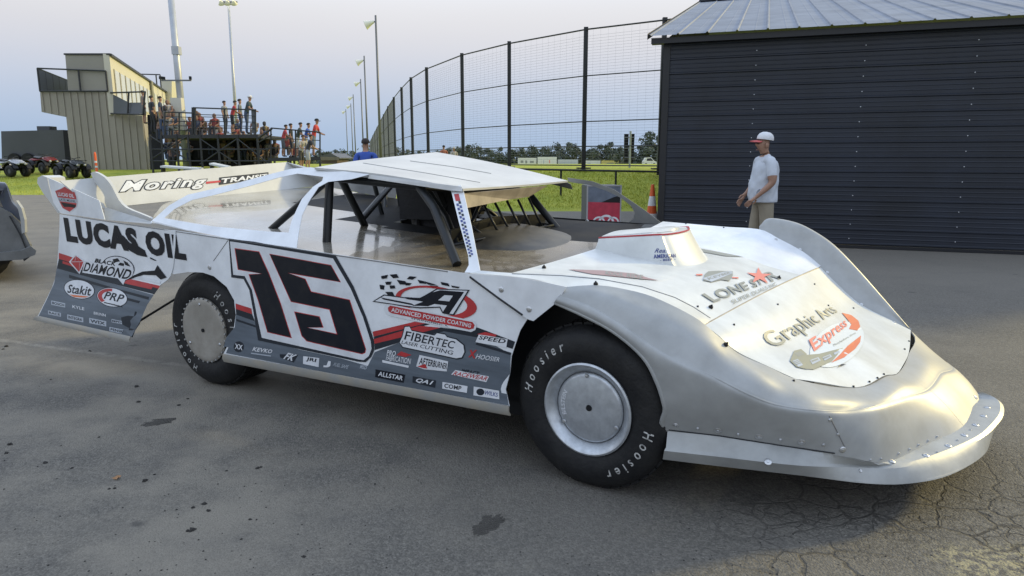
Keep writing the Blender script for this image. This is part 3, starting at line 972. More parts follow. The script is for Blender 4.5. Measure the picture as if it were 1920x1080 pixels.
# cowl hump ahead of the driver
cc = W(905, 462, .78)
rows = []
for i in range(9):
    u = i / 8
    row = []
    for j in range(13):
        a = math.pi * j / 12
        hw = .50 - .14 * u
        row.append(Vector((-1.12 + .62 * u, 1.05 - math.cos(a) * hw, .885 + math.sin(a) ** .8 * (.135 - .125 * u ** 1.5))))
    rows.append(row)
sheet(rows, .003).build('cowl_hump', mat('dusty_black_cowl', (.03, .028, .024), .4, var=.5, vscale=5, col2=(.10, .09, .068)), car, smooth=True)
# seat, head rest and steering wheel
seat = MB()
for k, (x, z, hw, d) in enumerate([(-1.86, .40, .26, .05), (-1.92, .80, .27, .05), (-1.97, 1.10, .25, .05)]):
    pass
rows = []
for i, (x, z, hw) in enumerate([(-1.35, .46, .24), (-1.62, .40, .25), (-1.80, .48, .26), (-1.88, .75, .27), (-1.93, 1.0, .25), (-1.96, 1.16, .20)]):
    row = []
    for j in range(11):
        t = -1 + 2 * j / 10
        lift = (abs(t) ** 3) * (.16 if i > 1 else .06)
        row.append(Vector((x + (lift if i > 1 else 0), 1.32 + t * hw, z + (lift if i <= 1 else 0))))
    rows.append(row)
sheet(loft(rows, 3, 2), .02).build('seat_shell', mat('black_seat_padding', (.015, .015, .018), .75, bump=.2, bscale=40), car, smooth=True)
hr = MB()
for s in (-1, 1):
    hr.prism([(-1.93, 1.32 + s * .21, 1.02), (-1.60, 1.32 + s * .22, 1.03), (-1.56, 1.32 + s * .22, 1.12), (-1.62, 1.32 + s * .21, 1.22), (-1.95, 1.32 + s * .19, 1.24)], (0, s * .05, 0))
hr.build('head_rest', MATS['black_seat_padding'], car)
mb = MB()
for i in range(24):
    a0, a1 = 2 * math.pi * i / 24, 2 * math.pi * (i + 1) / 24
    Mt = Matrix.Translation((-1.36, 1.32, .93)) @ Matrix.Rotation(R(65), 4, 'Y')
    mb.tube([Mt @ Vector((.175 * math.cos(a), .175 * math.sin(a), 0)) for a in (a0, a1)], .014, 6, caps=False)
for a in (0, 120, 240):
    mb.tube([Mt @ Vector((0, 0, -.02)), Mt @ Vector((.17 * math.cos(R(a)), .17 * math.sin(R(a)), 0))], .012, 6)
mb.build('steering_wheel', M_BLK, car, smooth=True)
# instrument panel, belts and window tubes on the driver's side
MB().prism([(-1.20, .80, .88), (-1.20, 1.74, .88), (-1.17, 1.74, 1.04), (-1.17, 1.05, 1.07), (-1.18, .62, 1.02), (-1.2, .62, .88)], (-.02, 0, 0)).build('instrument_panel', M_BLK, car)
for k in range(4):
    MB().lathe([(.0, .004), (.034, .004), (.038, 0)], 14, Matrix.Translation((-1.222, 1.10 + .1 * k, .985)) @ Matrix.Rotation(R(-90), 4, 'Y')).build('gauge', M_INT, car)
for s_ in (-.09, .09):
    MB().prism([(-1.90, 1.30 + s_, 1.05), (-1.90, 1.355 + s_, 1.05), (-1.78, 1.355 + s_, .60), (-1.78, 1.30 + s_, .60)], (.006, 0, .002)).build('shoulder_belt', PR_BELT, car)
MB().tube([W(852, 470, .75), W(880, 452, .8), W(905, 449, .85)], .007, 6).build('cable', M_BLK, car, smooth=True)
plate([W(745, 342, 1.45), W(800, 346, 1.45), W(812, 440, 1.40), W(770, 452, 1.40), W(752, 400, 1.45)], .2, 'seat_headrest_wing', MATS['black_seat_padding'])
plate([W(765, 346, 1.12), W(832, 352, 1.12), W(846, 420, 1.10), (W(852, 462, 1.06)), W(790, 458, 1.06), W(778, 410, 1.1)], .25, 'seat_side_bolster', MATS['black_seat_padding'])

# ---- dark wheel wells
MB().prism([W(1060, 545, .22), W(975, 590, .22), W(955, 650, .22), W(955, 775, .22), W(1255, 830, .22), W(1252, 720, .22), W(1180, 600, .22)], (0, .006, 0)).build('front_wheel_well', M_BLK, car)

# ---- wheels
def wheel(cx, w, cz, rad, wid, steer, muddy, name, inset=.02, right=True):
    e = bpy.data.objects.new(name, None); C.objects.link(e); e.parent = car
    e.location = (cx, w, cz); e.rotation_euler = (0, 0, steer)
    rr = .196
    prof = [(rr - .01, .030), (rr + .006, .012), (rr + .03, .002), (rr + .065, -.006), (rad - .075, -.004), (rad - .045, .006), (rad - .022, .022), (rad - .006, .045), (rad, .075),
            (rad, wid - .075), (rad - .008, wid - .04), (rad - .04, wid - .008), (rr + .05, wid + .004), (rr, wid - .02)]
    ty = MB().lathe(prof, 72, axis='Y').build('tyre', M_RUBBER, e, smooth=True, angle=60)
    # tread blocks standing proud of the carcass
    tb = MB()
    nb = 46
    for i in range(nb):
        for j in range(5):
            a = 2 * math.pi * (i + .5 * (j % 2)) / nb
            w0 = .05 + j * (wid - .10) / 5
            da = 2 * math.pi / nb * .42
            q = []
            for rr_ in (rad - .004, rad + .0055):
                for aa, ww in ((a - da, w0 + .006), (a + da, w0 + .006), (a + da, w0 + (wid - .1) / 5 - .004), (a - da, w0 + (wid - .1) / 5 - .004)):
                    q.append(Vector((rr_ * math.cos(aa), ww, rr_ * math.sin(aa))))
            tb.add(q, [(4, 5, 6, 7), (0, 1, 5, 4), (1, 2, 6, 5), (2, 3, 7, 6), (3, 0, 4, 7)])
    t_ = tb.build('tread', M_RUBBER, e); t_['kind'] = 'stuff'
    rim_m = M_ALUD if muddy else M_ALU
    rim = MB().lathe([(rr + .008, .012), (rr + .010, .000), (rr + .002, -.004), (rr - .008, .0), (rr - .018, .016), (rr - .036, .034), (rr - .038, .05), (.02, .052)], 56, axis='Y').build('rim', rim_m, e, smooth=True, angle=45)
    if muddy:
        MB().lathe([(.0, -.006), (.012, -.006), (.02, -.008), (rr - .03, -.008), (rr - .008, -.010), (rr + .002, -.006), (rr + .002, .0)], 48, axis='Y').build('mud_cover', M_ALUD, e, smooth=True, angle=40)
        mb = MB()
        for i in range(30):
            a = 2 * math.pi * i / 30
            mb.lathe([(0, -.010), (.006, -.009), (.006, .0)], 6, Matrix.Translation(((rr + .008) * math.cos(a), -.002, (rr + .008) * math.sin(a))), axis='Y')
        mb.build('beadlock_bolts', M_BOLT, e)['kind'] = 'stuff'
        yb = -.010
    else:
        MB().lathe([(.014, .027), (.05, .026), (rr - .055, .026), (rr - .044, .030), (rr - .040, .036)], 48, axis='Y').build('mud_cover', M_ALU, e, smooth=True, angle=40)
        yb = .024
    for a in (95, 215, 335):
        rb = rr - (.03 if muddy else .052)
        MB().lathe([(0, -.006), (.007, -.005), (.010, 0)], 8, Matrix.Translation((rb * math.cos(R(a)), yb, rb * math.sin(R(a)))), axis='Y').build('cover_bolt', M_BOLT, rim)
    MB().lathe([(0, -.001), (.012, -.001), (.012, .02)], 12, Matrix.Translation((0, yb - .002, 0)), axis='Y').build('hub_hole', M_BLK, rim)
    MB().lathe([(.0, wid - .03), (rr - .01, wid - .03)], 24, axis='Y').build('inner_web', M_BLK, e)
    # white hand-lettered maker's name, twice round the sidewall
    def yprof(r):
        ps = sorted(prof[2:8])
        for (a0, b0), (a1, b1) in zip(ps, ps[1:]):
            if a0 <= r <= a1:
                return b0 + (b1 - b0) * (r - a0) / (a1 - a0)
        return .0
    return e, yprof, ty
def tyre_word(e, yprof, word, a_mid, span, r0, h, flip=1):
    n = len(word)
    adv = [1.15 if c == 'H' else (.55 if c in 'i' else .9) for c in word]
    tot = sum(adv)
    acc = 0
    for c, ad in zip(word, adv):
        a = a_mid + span * ((acc + ad / 2) / tot - .5) * -flip
        acc += ad
        v, f, asp = text_shape(c, .012, .12)
        hh = h if c == 'H' else h * (.98 if c == 'i' else .72)
        ww = hh * min(1.0, asp) * .8
        vs = []
        for u, q in v:
            if flip > 0:
                rad = r0 + q * hh
                al = a - (u - .5) * ww / r0
            else:
                rad = r0 + h - q * hh
                al = a + (u - .5) * ww / r0
            vs.append(Vector((rad * math.cos(al), yprof(rad) - .0018, rad * math.sin(al))))
        MB().add(vs, f).build('lettering', PT, e, recalc=False)
fc = W(1099, 767, 0.0)
fw_, yp, _ = wheel(fc.x, .0, .366, .366, .33, R(-1.5), False, 'front_wheel')
tyre_word(fw_, yp, 'Hoosier', R(143), R(66), .268, .042)
tyre_word(fw_, yp, 'Hoosier', R(-38), R(66), .268, .042)
# sponsor sticker on the front wheel cover
v, f, _ = text_shape('BILSTEIN', .015, .1)
MB().add([Vector(((.116 + q * .020) * math.cos(R(178) - (u - .5) * R(52)), .0245, (.116 + q * .020) * math.sin(R(178) - (u - .5) * R(52)))) for u, q in v], f).build('lettering', PW, fw_, recalc=False)
rc = W(383, 622, .045)
rw_, yp2, _ = wheel(rc.x, .045, .366, .366, .36, R(1.5), True, 'rear_wheel')
tyre_word(rw_, yp2, 'Hoosier', R(24), R(80), .258, .046)
tyre_word(rw_, yp2, 'Hoosier', R(214), R(80), .258, .046)
for (x, nm) in ((fc.x + .02, 'front_wheel'), (rc.x, 'rear_wheel')):
    e = bpy.data.objects.new(nm, None); C.objects.link(e); e.parent = car
    e.location = (x, 1.90, .366); e.rotation_euler = (0, 0, math.pi)
    for o in (fw_ if nm == 'front_wheel' else rw_).children:
        if o.name.split('.')[0] in ('tyre', 'tread', 'rim', 'mud_cover'):
            c_ = o.copy(); C.objects.link(c_); c_.parent = e
# axles, struts and the brace rod behind the quarter panel
MB().tube([(rc.x, .3, .366), (rc.x, 1.6, .366)], .06, 10).build('rear_axle', M_BLK, car)
MB().tube([(fc.x, .3, .33), (fc.x, 1.6, .33)], .035, 8).build('front_axle', M_BLK, car)
MB().tube([W(255, 606, -.03), W(330, 560, .10), W(352, 545, .14)], .008, 6).build('brace_rod', M_BLK, car)
MB().box((.45, .97, .36), (.5, 1.2, .22)).build('front_frame', M_BLK, car)

# ---- printed wrap: numbers, stripes and sponsor marks on the side
def zm(ox, oy, s):
    return lambda *pts: [(ox + x / s, oy + y / s) for x, y in pts]
zA = zm(0, 280, 2.842)
z4 = zm(420, 440, 4.1533)
z5 = zm(680, 480, 3.725)
zH = zm(1300, 500, 4.5)
SIDE = Skin([door, quarter, fend])
def P(poly, m, layer=1, parent=door, name='print', **k):
    return print_poly(SIDE, poly, m, parent, layer, name, **k)
def T(body, quad, m, layer=4, parent=door, bold=0.0, shear=0.0, **k):
    return print_text(SIDE, body, quad, m, parent, layer, bold, shear, **k)
def box_quad(cx, cy, w, h, sl=.155, lean=0.0):   # a small label following the slope of the panel
    dx, dy = w / 2, w / 2 * sl
    return [(cx - dx - lean, cy - dy + h / 2), (cx + dx - lean, cy + dy + h / 2), (cx + dx + lean, cy + dy - h / 2), (cx - dx + lean, cy - dy - h / 2)]

# door: steel grey lower field, dark band and red stripes
P(z4((94, 618), (246, 672), (285, 835), (200, 905), (0, 870), (20, 800), (85, 720)), PG, .4, name='grey_field')
P([(487, 634), (560, 655), (640, 672), (690, 686), (703, 660), (757, 639), (800, 622), (822, 616), (850, 618), (895, 629), (958, 664), (956, 700), (948.5, 730), (954, 760), (680, 711), (424, 662), (433, 640), (441, 612)], PG, 1, name='grey_field')
P(z4((92, 535), (214, 574), (221, 618), (94, 577)), PR, 2, name='red_stripe')
P(z4((94, 577), (222, 619), (240, 672), (96, 622)), PD, 2, name='dark_stripe')
P(z4((98, 655), (246, 705), (249, 722), (99, 672)), PD, 2, name='dark_stripe')
P(z5((70, 528), (365, 458), (440, 470), (78, 562)), PR, 2, name='red_stripe')
P(z5((78, 563), (440, 470), (470, 476), (82, 580)), PD, 2, name='dark_stripe')
P(z5((80, 580), (400, 486), (545, 500), (430, 530), (84, 612)), PR, 3, name='red_stripe')
P(z5((84, 612), (430, 530), (545, 498), (720, 520), (800, 497), (1066, 598), (1048, 648), (800, 568), (570, 525), (300, 590), (86, 656)), PD, 2, name='dark_stripe')
P(z5((800, 600), (1040, 675), (1036, 692), (790, 618)), PD, 2, name='dark_stripe')
P(z5((540, 700), (780, 790), (1010, 850), (1000, 880), (760, 815), (520, 730)), PL, 2, name='pale_sweep') if False else None
# number plate
plate_o = z4((40, 30), (150, 44), (870, 158), (1010, 400), (1110, 640), (1172, 830), (1172, 900), (1150, 950), (1105, 992), (1050, 988), (268, 822), (230, 590), (200, 430), (155, 345), (60, 332))
plate_i = z4((50, 52), (160, 68), (852, 184), (990, 420), (1085, 640), (1146, 830), (1152, 890), (1130, 945), (1090, 976), (1050, 970), (298, 802), (262, 640), (222, 430), (165, 322), (76, 312))
P(plate_o, PD, 4, name='number_border')
P(plate_i, PW, 5, name='number_ground')
one = z4((92, 110), (275, 135), (350, 300), (440, 530), (525, 798), (345, 755), (270, 500), (202, 312), (300, 303), (116, 268))
five = z4((362, 152), (835, 240), (908, 366), (560, 304), (500, 296), (635, 347), (680, 445), (980, 510), (1105, 890), (1100, 915), (1078, 925), (650, 825), (612, 785), (557, 603), (745, 640), (772, 718), (650, 722), (888, 777), (828, 580), (528, 518))
for q in (one, five):
    P(grow(q, 1.3), PR, 6, name='number_outline')
    P(q, PK, 7, name='racing_number')
# powder coating mark: flag, ring, letter and banner
chk = [((190, 130), (240, 125), (255, 150), (215, 155)), ((240, 165), (300, 175), (315, 200), (262, 198)), ((330, 140), (380, 145), (350, 165), (310, 160)), ((385, 165), (430, 175), (450, 195), (400, 190)), ((430, 175), (500, 195), (525, 205), (460, 200)),
       ((470, 205), (530, 208), (520, 222), (480, 220)), ((545, 180), (600, 190), (610, 212), (555, 200)), ((190, 205), (225, 205), (230, 225), (195, 228)), ((160, 250), (210, 250), (225, 278), (180, 275)), ((160, 180), (205, 178), (195, 200), (165, 200)),
       ((130, 140), (180, 130), (170, 155), (135, 160)), ((120, 200), (155, 205), (150, 235), (125, 230)), ((310, 185), (345, 190), (330, 205), (300, 205)), ((620, 205), (680, 215), (670, 225), (625, 218))]
for c in chk:
    P(z5(*c), PK, 4, name='flag_check')
ring_o = ellipse(515, 325, 287, 112, 9, 40)
ring_i = ellipse(500, 318, 235, 92, 9, 40)
P([z5(*ring_o), z5(*ring_i)], PR, 4, name='red_ring')
P(z5((70, 318), (150, 268), (390, 300), (520, 226), (750, 236), (640, 415), (560, 400), (540, 360), (400, 365), (290, 352)), PD, 5, name='badge_outline')
P(z5((88, 314), (155, 276), (392, 308), (525, 234), (736, 242), (634, 405), (566, 392), (545, 352), (400, 356), (290, 344)), PW, 6, name='badge_ground')
P([z5((300, 286), (400, 292), (480, 256), (545, 238), (712, 250), (608, 402), (560, 394), (592, 344), (505, 334), (460, 350), (350, 346), (425, 318), (310, 300)), z5((530, 308), (608, 316), (634, 276), (575, 272))], PK, 7, name='letter_A')
P(z5((130, 288), (345, 330), (375, 348), (150, 304)), PK, 7, name='badge_bar')
P(z5((150, 368), (160, 340), (190, 335), (780, 452), (800, 480), (790, 515), (760, 530), (200, 420), (165, 400)), PW, 5, name='banner_ground')
P(z5((180, 362), (195, 345), (770, 460), (785, 480), (778, 505), (745, 512), (205, 398), (185, 385)), PR, 8, name='banner')
T('ADVANCED POWDER COATING', z5((203, 388), (757, 500), (765, 472), (206, 358)), PW, 9, bold=.02)
T('SPRINGFIELD, IL', z5((340, 440), (600, 494), (600, 484), (342, 428)), PD, 7, bold=.01)
# other door sponsors
P(z5((255, 600), (275, 560), (292, 490), (330, 485), (345, 515), (505, 548), (520, 530), (580, 540), (595, 560), (660, 575), (715, 620), (722, 670), (700, 715), (660, 722), (280, 640)), PD, 5, name='badge_outline')
P(z5((262, 602), (282, 560), (298, 495), (330, 492), (345, 522), (505, 555), (522, 538), (578, 548), (592, 566), (655, 582), (706, 622), (713, 670), (695, 706), (655, 713), (285, 633)), PW, 6, name='badge_ground')
T('FIBERTEC', z5((292, 582), (640, 648), (652, 596), (302, 520)), PD, 7, bold=.012, shear=.1)
T('LASER CUTTING', z5((272, 610), (632, 690), (638, 662), (280, 588)), PD, 7, bold=.006, shear=.1)
T('SPEED', z5((812, 580), (1000, 612), (1004, 580), (818, 552)), PK, 6, bold=.02, shear=.2)
P(z5((790, 600), (815, 545), (1015, 580), (1005, 640)), PW, 5, name='badge_ground')
P(z5((800, 545), (860, 530), (940, 548), (930, 562), (880, 556)), PR, 6, name='badge_flash')
T('X', z5((740, 705), (790, 715), (805, 655), (750, 655)), PR, 6, bold=.04)
T('HOOSIER', z5((790, 715), (955, 738), (962, 708), (800, 682)), PW, 6, bold=.01, shear=.15)
P(z5((376, 770), (400, 690), (470, 705), (600, 735), (590, 805), (430, 790)), PW, 5, name='badge_ground')
T('AFTERBURNER', z5((395, 755), (590, 790), (596, 750), (405, 705)), PK, 6, bold=.02)
P(z5((385, 770), (440, 752), (455, 785), (425, 782)), PR, 6, name='badge_flash')
T('PRO', z5((170, 690), (230, 700), (238, 664), (178, 655)), PW, 5, bold=.02)
T('FABRICATION', z5((165, 725), (335, 755), (342, 715), (172, 690)), PW, 5, bold=.01)
P(z5((240, 690), (270, 665), (345, 690), (300, 705)), PR, 5, name='badge_flash')
P(z5((140, 725), (325, 765), (322, 780), (140, 742)), PW, 5, name='badge_ground')
P(z5((92, 790), (300, 828), (288, 885), (90, 845)), PK, 4, name='badge_ground')
T('ALLSTAR', z5((110, 836), (280, 868), (288, 838), (116, 804)), PW, 6, bold=.02)
P(z5((352, 838), (515, 868), (508, 920), (350, 882)), PD, 4, name='badge_ground')
T('QA1', z5((372, 882), (490, 905), (500, 872), (380, 850)), PW, 6, bold=.03, shear=.3)
P(z5((560, 878), (735, 908), (730, 955), (558, 925)), PW, 4, name='badge_ground')
T('COMP', z5((572, 918), (690, 938), (694, 908), (576, 888)), PD, 6, bold=.02)
P(z5((778, 910), (955, 940), (957, 1000), (776, 972)), PW, 4, name='badge_ground')
T('WILKS', z5((850, 965), (945, 983), (948, 955), (856, 936)), PB, 6, bold=.01)
P(z5(*ellipse(825, 948, 28, 24, 10, 16)), PD, 6, name='badge_mark')
T('IMPACT', z5((690, 815), (815, 838), (820, 808), (695, 786)), PK, 5, bold=.02, shear=.2)
T('RACEWEAR', z5((632, 830), (865, 870), (880, 842), (645, 802)), PR, 6, bold=.02, shear=.2)
P(z5((620, 826), (650, 795), (885, 840), (866, 880)), PW, 5, name='badge_ground')
# row of small marks above the rocker
P(z4(*ellipse(118, 872, 40, 42, 10, 18)), PD, 4, name='badge_ground')
T('XX', z4((88, 885), (148, 900), (150, 860), (90, 845)), PW, 6, bold=.03)
T('KEVKO', z4((222, 905), (375, 925), (382, 895), (230, 872)), PW, 5, bold=.03, shear=.2)
P(z4((215, 918), (370, 940), (368, 948), (213, 926)), PL, 5, name='badge_bar')
T('FK', z4((465, 965), (545, 985), (575, 935), (490, 915)), PW, 6, bold=.03, shear=.3)
P(z4((435, 930), (580, 935), (545, 995), (440, 955)), PD, 4, name='badge_ground')
P(z4((620, 945), (745, 960), (740, 1030), (618, 1005)), PW, 4, name='badge_ground')
T('JRI', z4((640, 985), (715, 1000), (725, 965), (650, 952)), PD, 6, bold=.03)
T('J', z4((770, 1030), (830, 1035), (835, 985), (800, 980)), PW, 5, bold=.05)
T('FUEL SAFE', z4((850, 1020), (970, 1045), (978, 1018), (862, 995)), PL, 5, bold=.01, shear=.3)
T('MSD', z4((1060, 1040), (1110, 1050), (1122, 1020), (1070, 1010)), PL, 5, bold=.03)

# quarter panel print
Q = dict(parent=quarter)
P([(111, 474), (150, 487), (168, 503), (150, 498), (111, 485)], PR, 3, name='red_stripe', **Q)
P([(111, 485), (150, 498), (200, 514), (243, 526), (297, 541), (290, 552), (200, 529), (107, 503)], PD, 2, name='dark_stripe', **Q)
P([(107, 503), (200, 529), (289, 553), (277, 571), (262, 605), (247.5, 631), (73, 592), (88, 562), (102, 531)], PG, 2, name='grey_field', **Q)
P([(240, 522), (301, 536), (295, 545), (233, 531)], PR, 4, name='red_stripe', **Q)
P([(255, 516), (302, 527), (300, 532), (250, 521)], PW, 4, name='pale_stripe', **Q)
P([(118, 489), (140, 496), (160, 507), (118, 494)], PR, 3, name='red_stripe', **Q)
P([(130, 515), (215, 540), (280, 557), (279, 562), (130, 521)], PD, 3, name='dark_stripe', **Q)
P([(215, 552), (277, 568), (275, 572), (214, 557)], PD, 3, name='dark_stripe', **Q)
T('LUCAS OIL', [(126, 453), (351, 489), (344, 442), (119, 407)], PK, 4, bold=.062, parent=quarter)
P([(220, 436), (232, 442), (244, 455), (258, 460), (272, 469), (277, 482), (266, 480), (258, 478), (244, 470), (236, 458), (228, 449)], PK, 5, name='torn_wrap', **Q)
P([(282, 482), (294, 488), (292, 489), (282, 485)], PK, 5, name='torn_wrap', **Q)
P([(236, 526), (250, 517), (268, 509), (291, 507), (296, 497), (304, 508), (313, 520), (302, 524), (293, 516), (270, 515), (252, 521)], PK, 6, name='torn_wrap', **Q)
P([(228, 595), (240, 592), (252, 593), (254, 584), (267, 586), (262, 606), (248, 632), (240, 629), (243, 615), (230, 608)], PD, 6, name='torn_wrap', **Q)
# diamond mark
P([(142, 477), (160, 490), (150, 514), (130, 491)], PW, 4, name='diamond_border', **Q)
P([(143, 479.5), (157.5, 490.5), (149.5, 510.5), (133, 491)], PR, 5, name='diamond', **Q)
for a, b in (((133, 491), (157.5, 490.5)), ((143, 479.5), (141, 491)), ((143, 479.5), (150, 491)), ((141, 491), (149.5, 510)), ((150, 491), (149.5, 510))):
    P([(a[0], a[1] - .35), (b[0], b[1] - .35), (b[0] + .3, b[1] + .35), (a[0] + .3, a[1] + .35)], PW, 6, name='diamond_line', **Q)
P(ellipse(222, 502, 31, 22, 12, 26, 180, 372), PD, 4, name='badge_outline', **Q)
P(ellipse(222, 502, 29.5, 20.5, 12, 26, 180, 372), PW, 5, name='badge_ground', **Q)
for c in (((212, 486), (222, 484), (226, 490), (214, 492)), ((226, 492), (234, 494), (233, 499), (222, 497)), ((232, 488), (240, 492), (246, 500), (236, 497))):
    P(list(c), PK, 6, name='flag_check', **Q)
P([(155, 511), (160, 489), (200, 494), (252, 506), (248, 520), (236, 525), (232, 534), (222, 522)], PW, 6, name='badge_ground', **Q)
T('BLACK', [(178, 492), (218, 499), (219, 491), (179, 484)], PK, 7, bold=.03, shear=.2, parent=quarter)
T('DIAMOND', [(157, 508), (243, 525), (250, 506), (160, 491)], PK, 7, bold=.025, shear=.2, parent=quarter)
# ovals
for (cx, cy, body, q_) in ((149.5, 542.5, 'Stakit', [(127, 549), (172, 555), (173, 537), (128, 533)]), (211, 557.5, 'PRP', [(195, 560), (232, 568), (235, 553), (198, 546)])):
    P(ellipse(cx, cy, 29.5, 18.2, 10), PD, 4, name='badge_outline', **Q)
    P(ellipse(cx, cy, 28, 17, 10), PW, 5, name='badge_ground', **Q)
    T(body, q_, PD, 7, bold=.02, shear=.25, parent=quarter)
ra = ellipse(211, 557.5, 27, 16, 10, 14, 130, 265) + list(reversed(ellipse(211, 557.5, 19, 11, 10, 14, 130, 265)))
P(ra, PR, 6, name='badge_flash', **Q)
P([(196, 566), (230, 574), (230, 576), (196, 568)], PD, 7, name='badge_bar', **Q)
P([(131, 552), (168, 556), (160, 558), (140, 557)], PO, 7, name='badge_flash', **Q)
for (cx, cy, w, h, body, light) in ((110, 570, 26, 8, 'BOSCH', 1), (103, 588, 24, 7, 'RACE', 1), (148, 577, 26, 9, 'KYLE', 0), (142, 597, 30, 9, 'INTEGRA', 1), (188, 589, 26, 8, 'BRINN', 0), (184, 604, 32, 10, 'WIX', 1), (222, 620, 32, 8, 'PENSKE', 1), (220, 603, 20, 6, 'MPD', 1)):
    bq = box_quad(cx, cy, w, h, .2)
    if light:
        P(bq, PL, 4, name='badge_ground', **Q)
    T(body, box_quad(cx, cy, w * .86, h * .62, .2), PD if light else PW, 6, bold=.02, parent=quarter)

# spoiler lettering
SPK = Skin([spoiler])
for m_, b_, ly in ((PD, .085, 2), (PW, .03, 4)):
    print_text(SPK, 'Moring', [(224, 366), (386, 353.5), (388, 331), (226, 340)], m_, spoiler, ly, b_, .3, ref=.03, space=1.2)
print_poly(SPK, [(386, 341), (413, 338.5), (413, 342), (386, 345)], PR, spoiler, 5, 'red_dash')
print_poly(SPK, [(411, 333), (503, 323), (504, 334), (410, 347)], PD, spoiler, 3, 'badge_ground')
print_text(SPK, 'TRANSIT', [(414, 344.5), (500, 333), (501, 326), (415, 335)], PW, spoiler, 5, .04, .1)
# series shield on the end plate
EPK = Skin([endp])
sh = [(104, 358), (113, 355), (122, 350), (131, 356), (140, 360), (143, 368), (145, 378), (143, 388), (131, 397), (118, 390), (111, 376)]
print_poly(EPK, grow(sh, 1.0), PW, endp, 1, 'shield_border')
print_poly(EPK, sh, PR, endp, 2, 'shield')
print_poly(EPK, [(109, 370), (144, 374), (145, 381), (112, 377)], PL, endp, 3, 'shield_band')
print_poly(EPK, [(114, 379), (143, 384), (141, 390), (131, 388), (121, 388)], PK, endp, 3, 'shield_base')
print_text(EPK, 'LUCAS OIL', [(110, 367), (140, 371), (139, 364), (109, 360)], PW, endp, 4, .03)
print_text(EPK, 'LATE MODEL', [(112, 376), (143, 380), (143, 375.5), (111, 371)], PD, endp, 4, .02)
# pillar stickers
PPK = Skin([pil])
hp = homography([(880, 484), (889, 483), (861, 362), (850, 363)])
for i in range(15):
    for j in range(2):
        if True:
            u0, v0 = .08 + .46 * j, .02 + i * .058 + (.029 if j else 0)
            print_poly(PPK, [hp(u0, v0), hp(u0 + .4, v0), hp(u0 + .4, v0 + .034), hp(u0, v0 + .034)], PB if (i + j) % 3 else PD, pil, 2, 'pillar_check')
print_poly(PPK, [hp(.1, .90), hp(.9, .90), hp(.9, .99), hp(.1, .99)], PR, pil, 2, 'pillar_mark')

# hood print
HK = Skin([hood, front_hood, fs_, left_fender])
def PH(poly, m, layer=2, parent=hood, name='print'):
    return print_poly(HK, poly, m, parent, layer, name, fine=18, step=.0005, base=.002)
def TH(body, quad, m, layer=4, parent=hood, bold=0.0, shear=0.0):
    return print_text(HK, body, quad, m, parent, layer, bold, shear, step=.0005, base=.002)
PGR = mat('print_faded_grey', (.25, .26, .23), .45)
PSF = mat('print_faded_red', (.66, .20, .14), .45)
TH('LONE ST', zH((170, 306), (590, 150), (560, 88), (62, 238)), PGR, 5, bold=.028)
TH('R', zH((655, 130), (745, 100), (660, 38), (590, 60)), PGR, 5, bold=.028)
st = []
for i in range(10):
    a = R(-95 + 36 * i); r = 105 if i % 2 == 0 else 38
    st.append((555 + r * math.cos(a) * 1.05, 85 + r * math.sin(a) * .68 + r * math.cos(a) * .12))
PH(zH(*st), PSF, 6, name='star')
TH('SUPER DUALS INC', zH((335, 320), (705, 160), (690, 136), (312, 290)), PGR, 4, bold=0)
PH(zH((95, 70), (125, 45), (210, 40), (330, 45), (330, 80), (300, 125), (230, 115), (150, 135), (80, 120)), PGR, 4, name='badge_ground')
PH(zH((75, 105), (250, 50), (320, 42), (330, 62), (240, 98), (150, 134)), PL, 5, name='badge_band')
TH('KEYSER', zH((130, 118), (310, 62), (300, 48), (110, 100)), PGR, 6, bold=.02)
PH(zH((20, 68), (75, 66), (75, 78), (24, 80)), PSF, 4, name='red_dash')
PH(zH((325, 92), (378, 94), (378, 104), (325, 102)), PSF, 4, name='red_dash')
# nose cone print
FHK = dict(parent=front_hood)
PH(zH(*ellipse(1210, 660, 250, 165, -32, 40)), mat('print_pale', (.60, .64, .66), .4), 1, name='pale_oval', **FHK)
TH('Graphic Arts', zH((725, 735), (1245, 402), (1130, 322), (548, 578)), PGR, 5, bold=.006, **FHK)
TH('Express', zH((1035, 750), (1310, 520), (1262, 438), (955, 632)), PSF, 6, bold=.02, shear=.15, **FHK)
PH(zH((1160, 815), (1230, 750), (1300, 672), (1412, 585), (1405, 640), (1360, 700), (1270, 770)), PO, 3, name='orange_swoosh', **FHK)
PH(zH((1250, 392), (1330, 412), (1390, 460), (1405, 510), (1380, 542), (1310, 530), (1330, 490), (1290, 440)), PO, 3, name='orange_swoosh', **FHK)
for poly, m_, ly in (
    (((950, 750), (1060, 740), (1170, 712), (1260, 690), (1165, 805), (1010, 872), (935, 868)), PF, 3),
    (((812, 800), (846, 716), (905, 700), (952, 740), (958, 800), (932, 866), (868, 852)), PF, 4),
    (((850, 738), (900, 716), (936, 746), (882, 768)), PGR, 5),
    (((832, 802), (878, 786), (922, 836), (882, 852)), PL, 5),
    (((842, 808), (880, 795), (884, 800), (847, 813)), PGR, 6), (((852, 818), (890, 805), (894, 811), (857, 824)), PGR, 6), (((863, 829), (900, 816), (905, 822), (868, 835)), PGR, 6),
    (((980, 795), (1050, 770), (1072, 798), (1000, 832)), PL, 5), (((990, 800), (1045, 780), (1052, 790), (998, 812)), PGR, 6),
    (((1085, 772), (1150, 745), (1168, 765), (1105, 800)), PL, 5), (((1092, 776), (1145, 755), (1150, 762), (1098, 786)), PGR, 6),
    (((1180, 735), (1225, 715), (1232, 728), (1190, 752)), PL, 5)):
    PH(zH(*poly), m_, ly, name='truck_picture', **FHK)
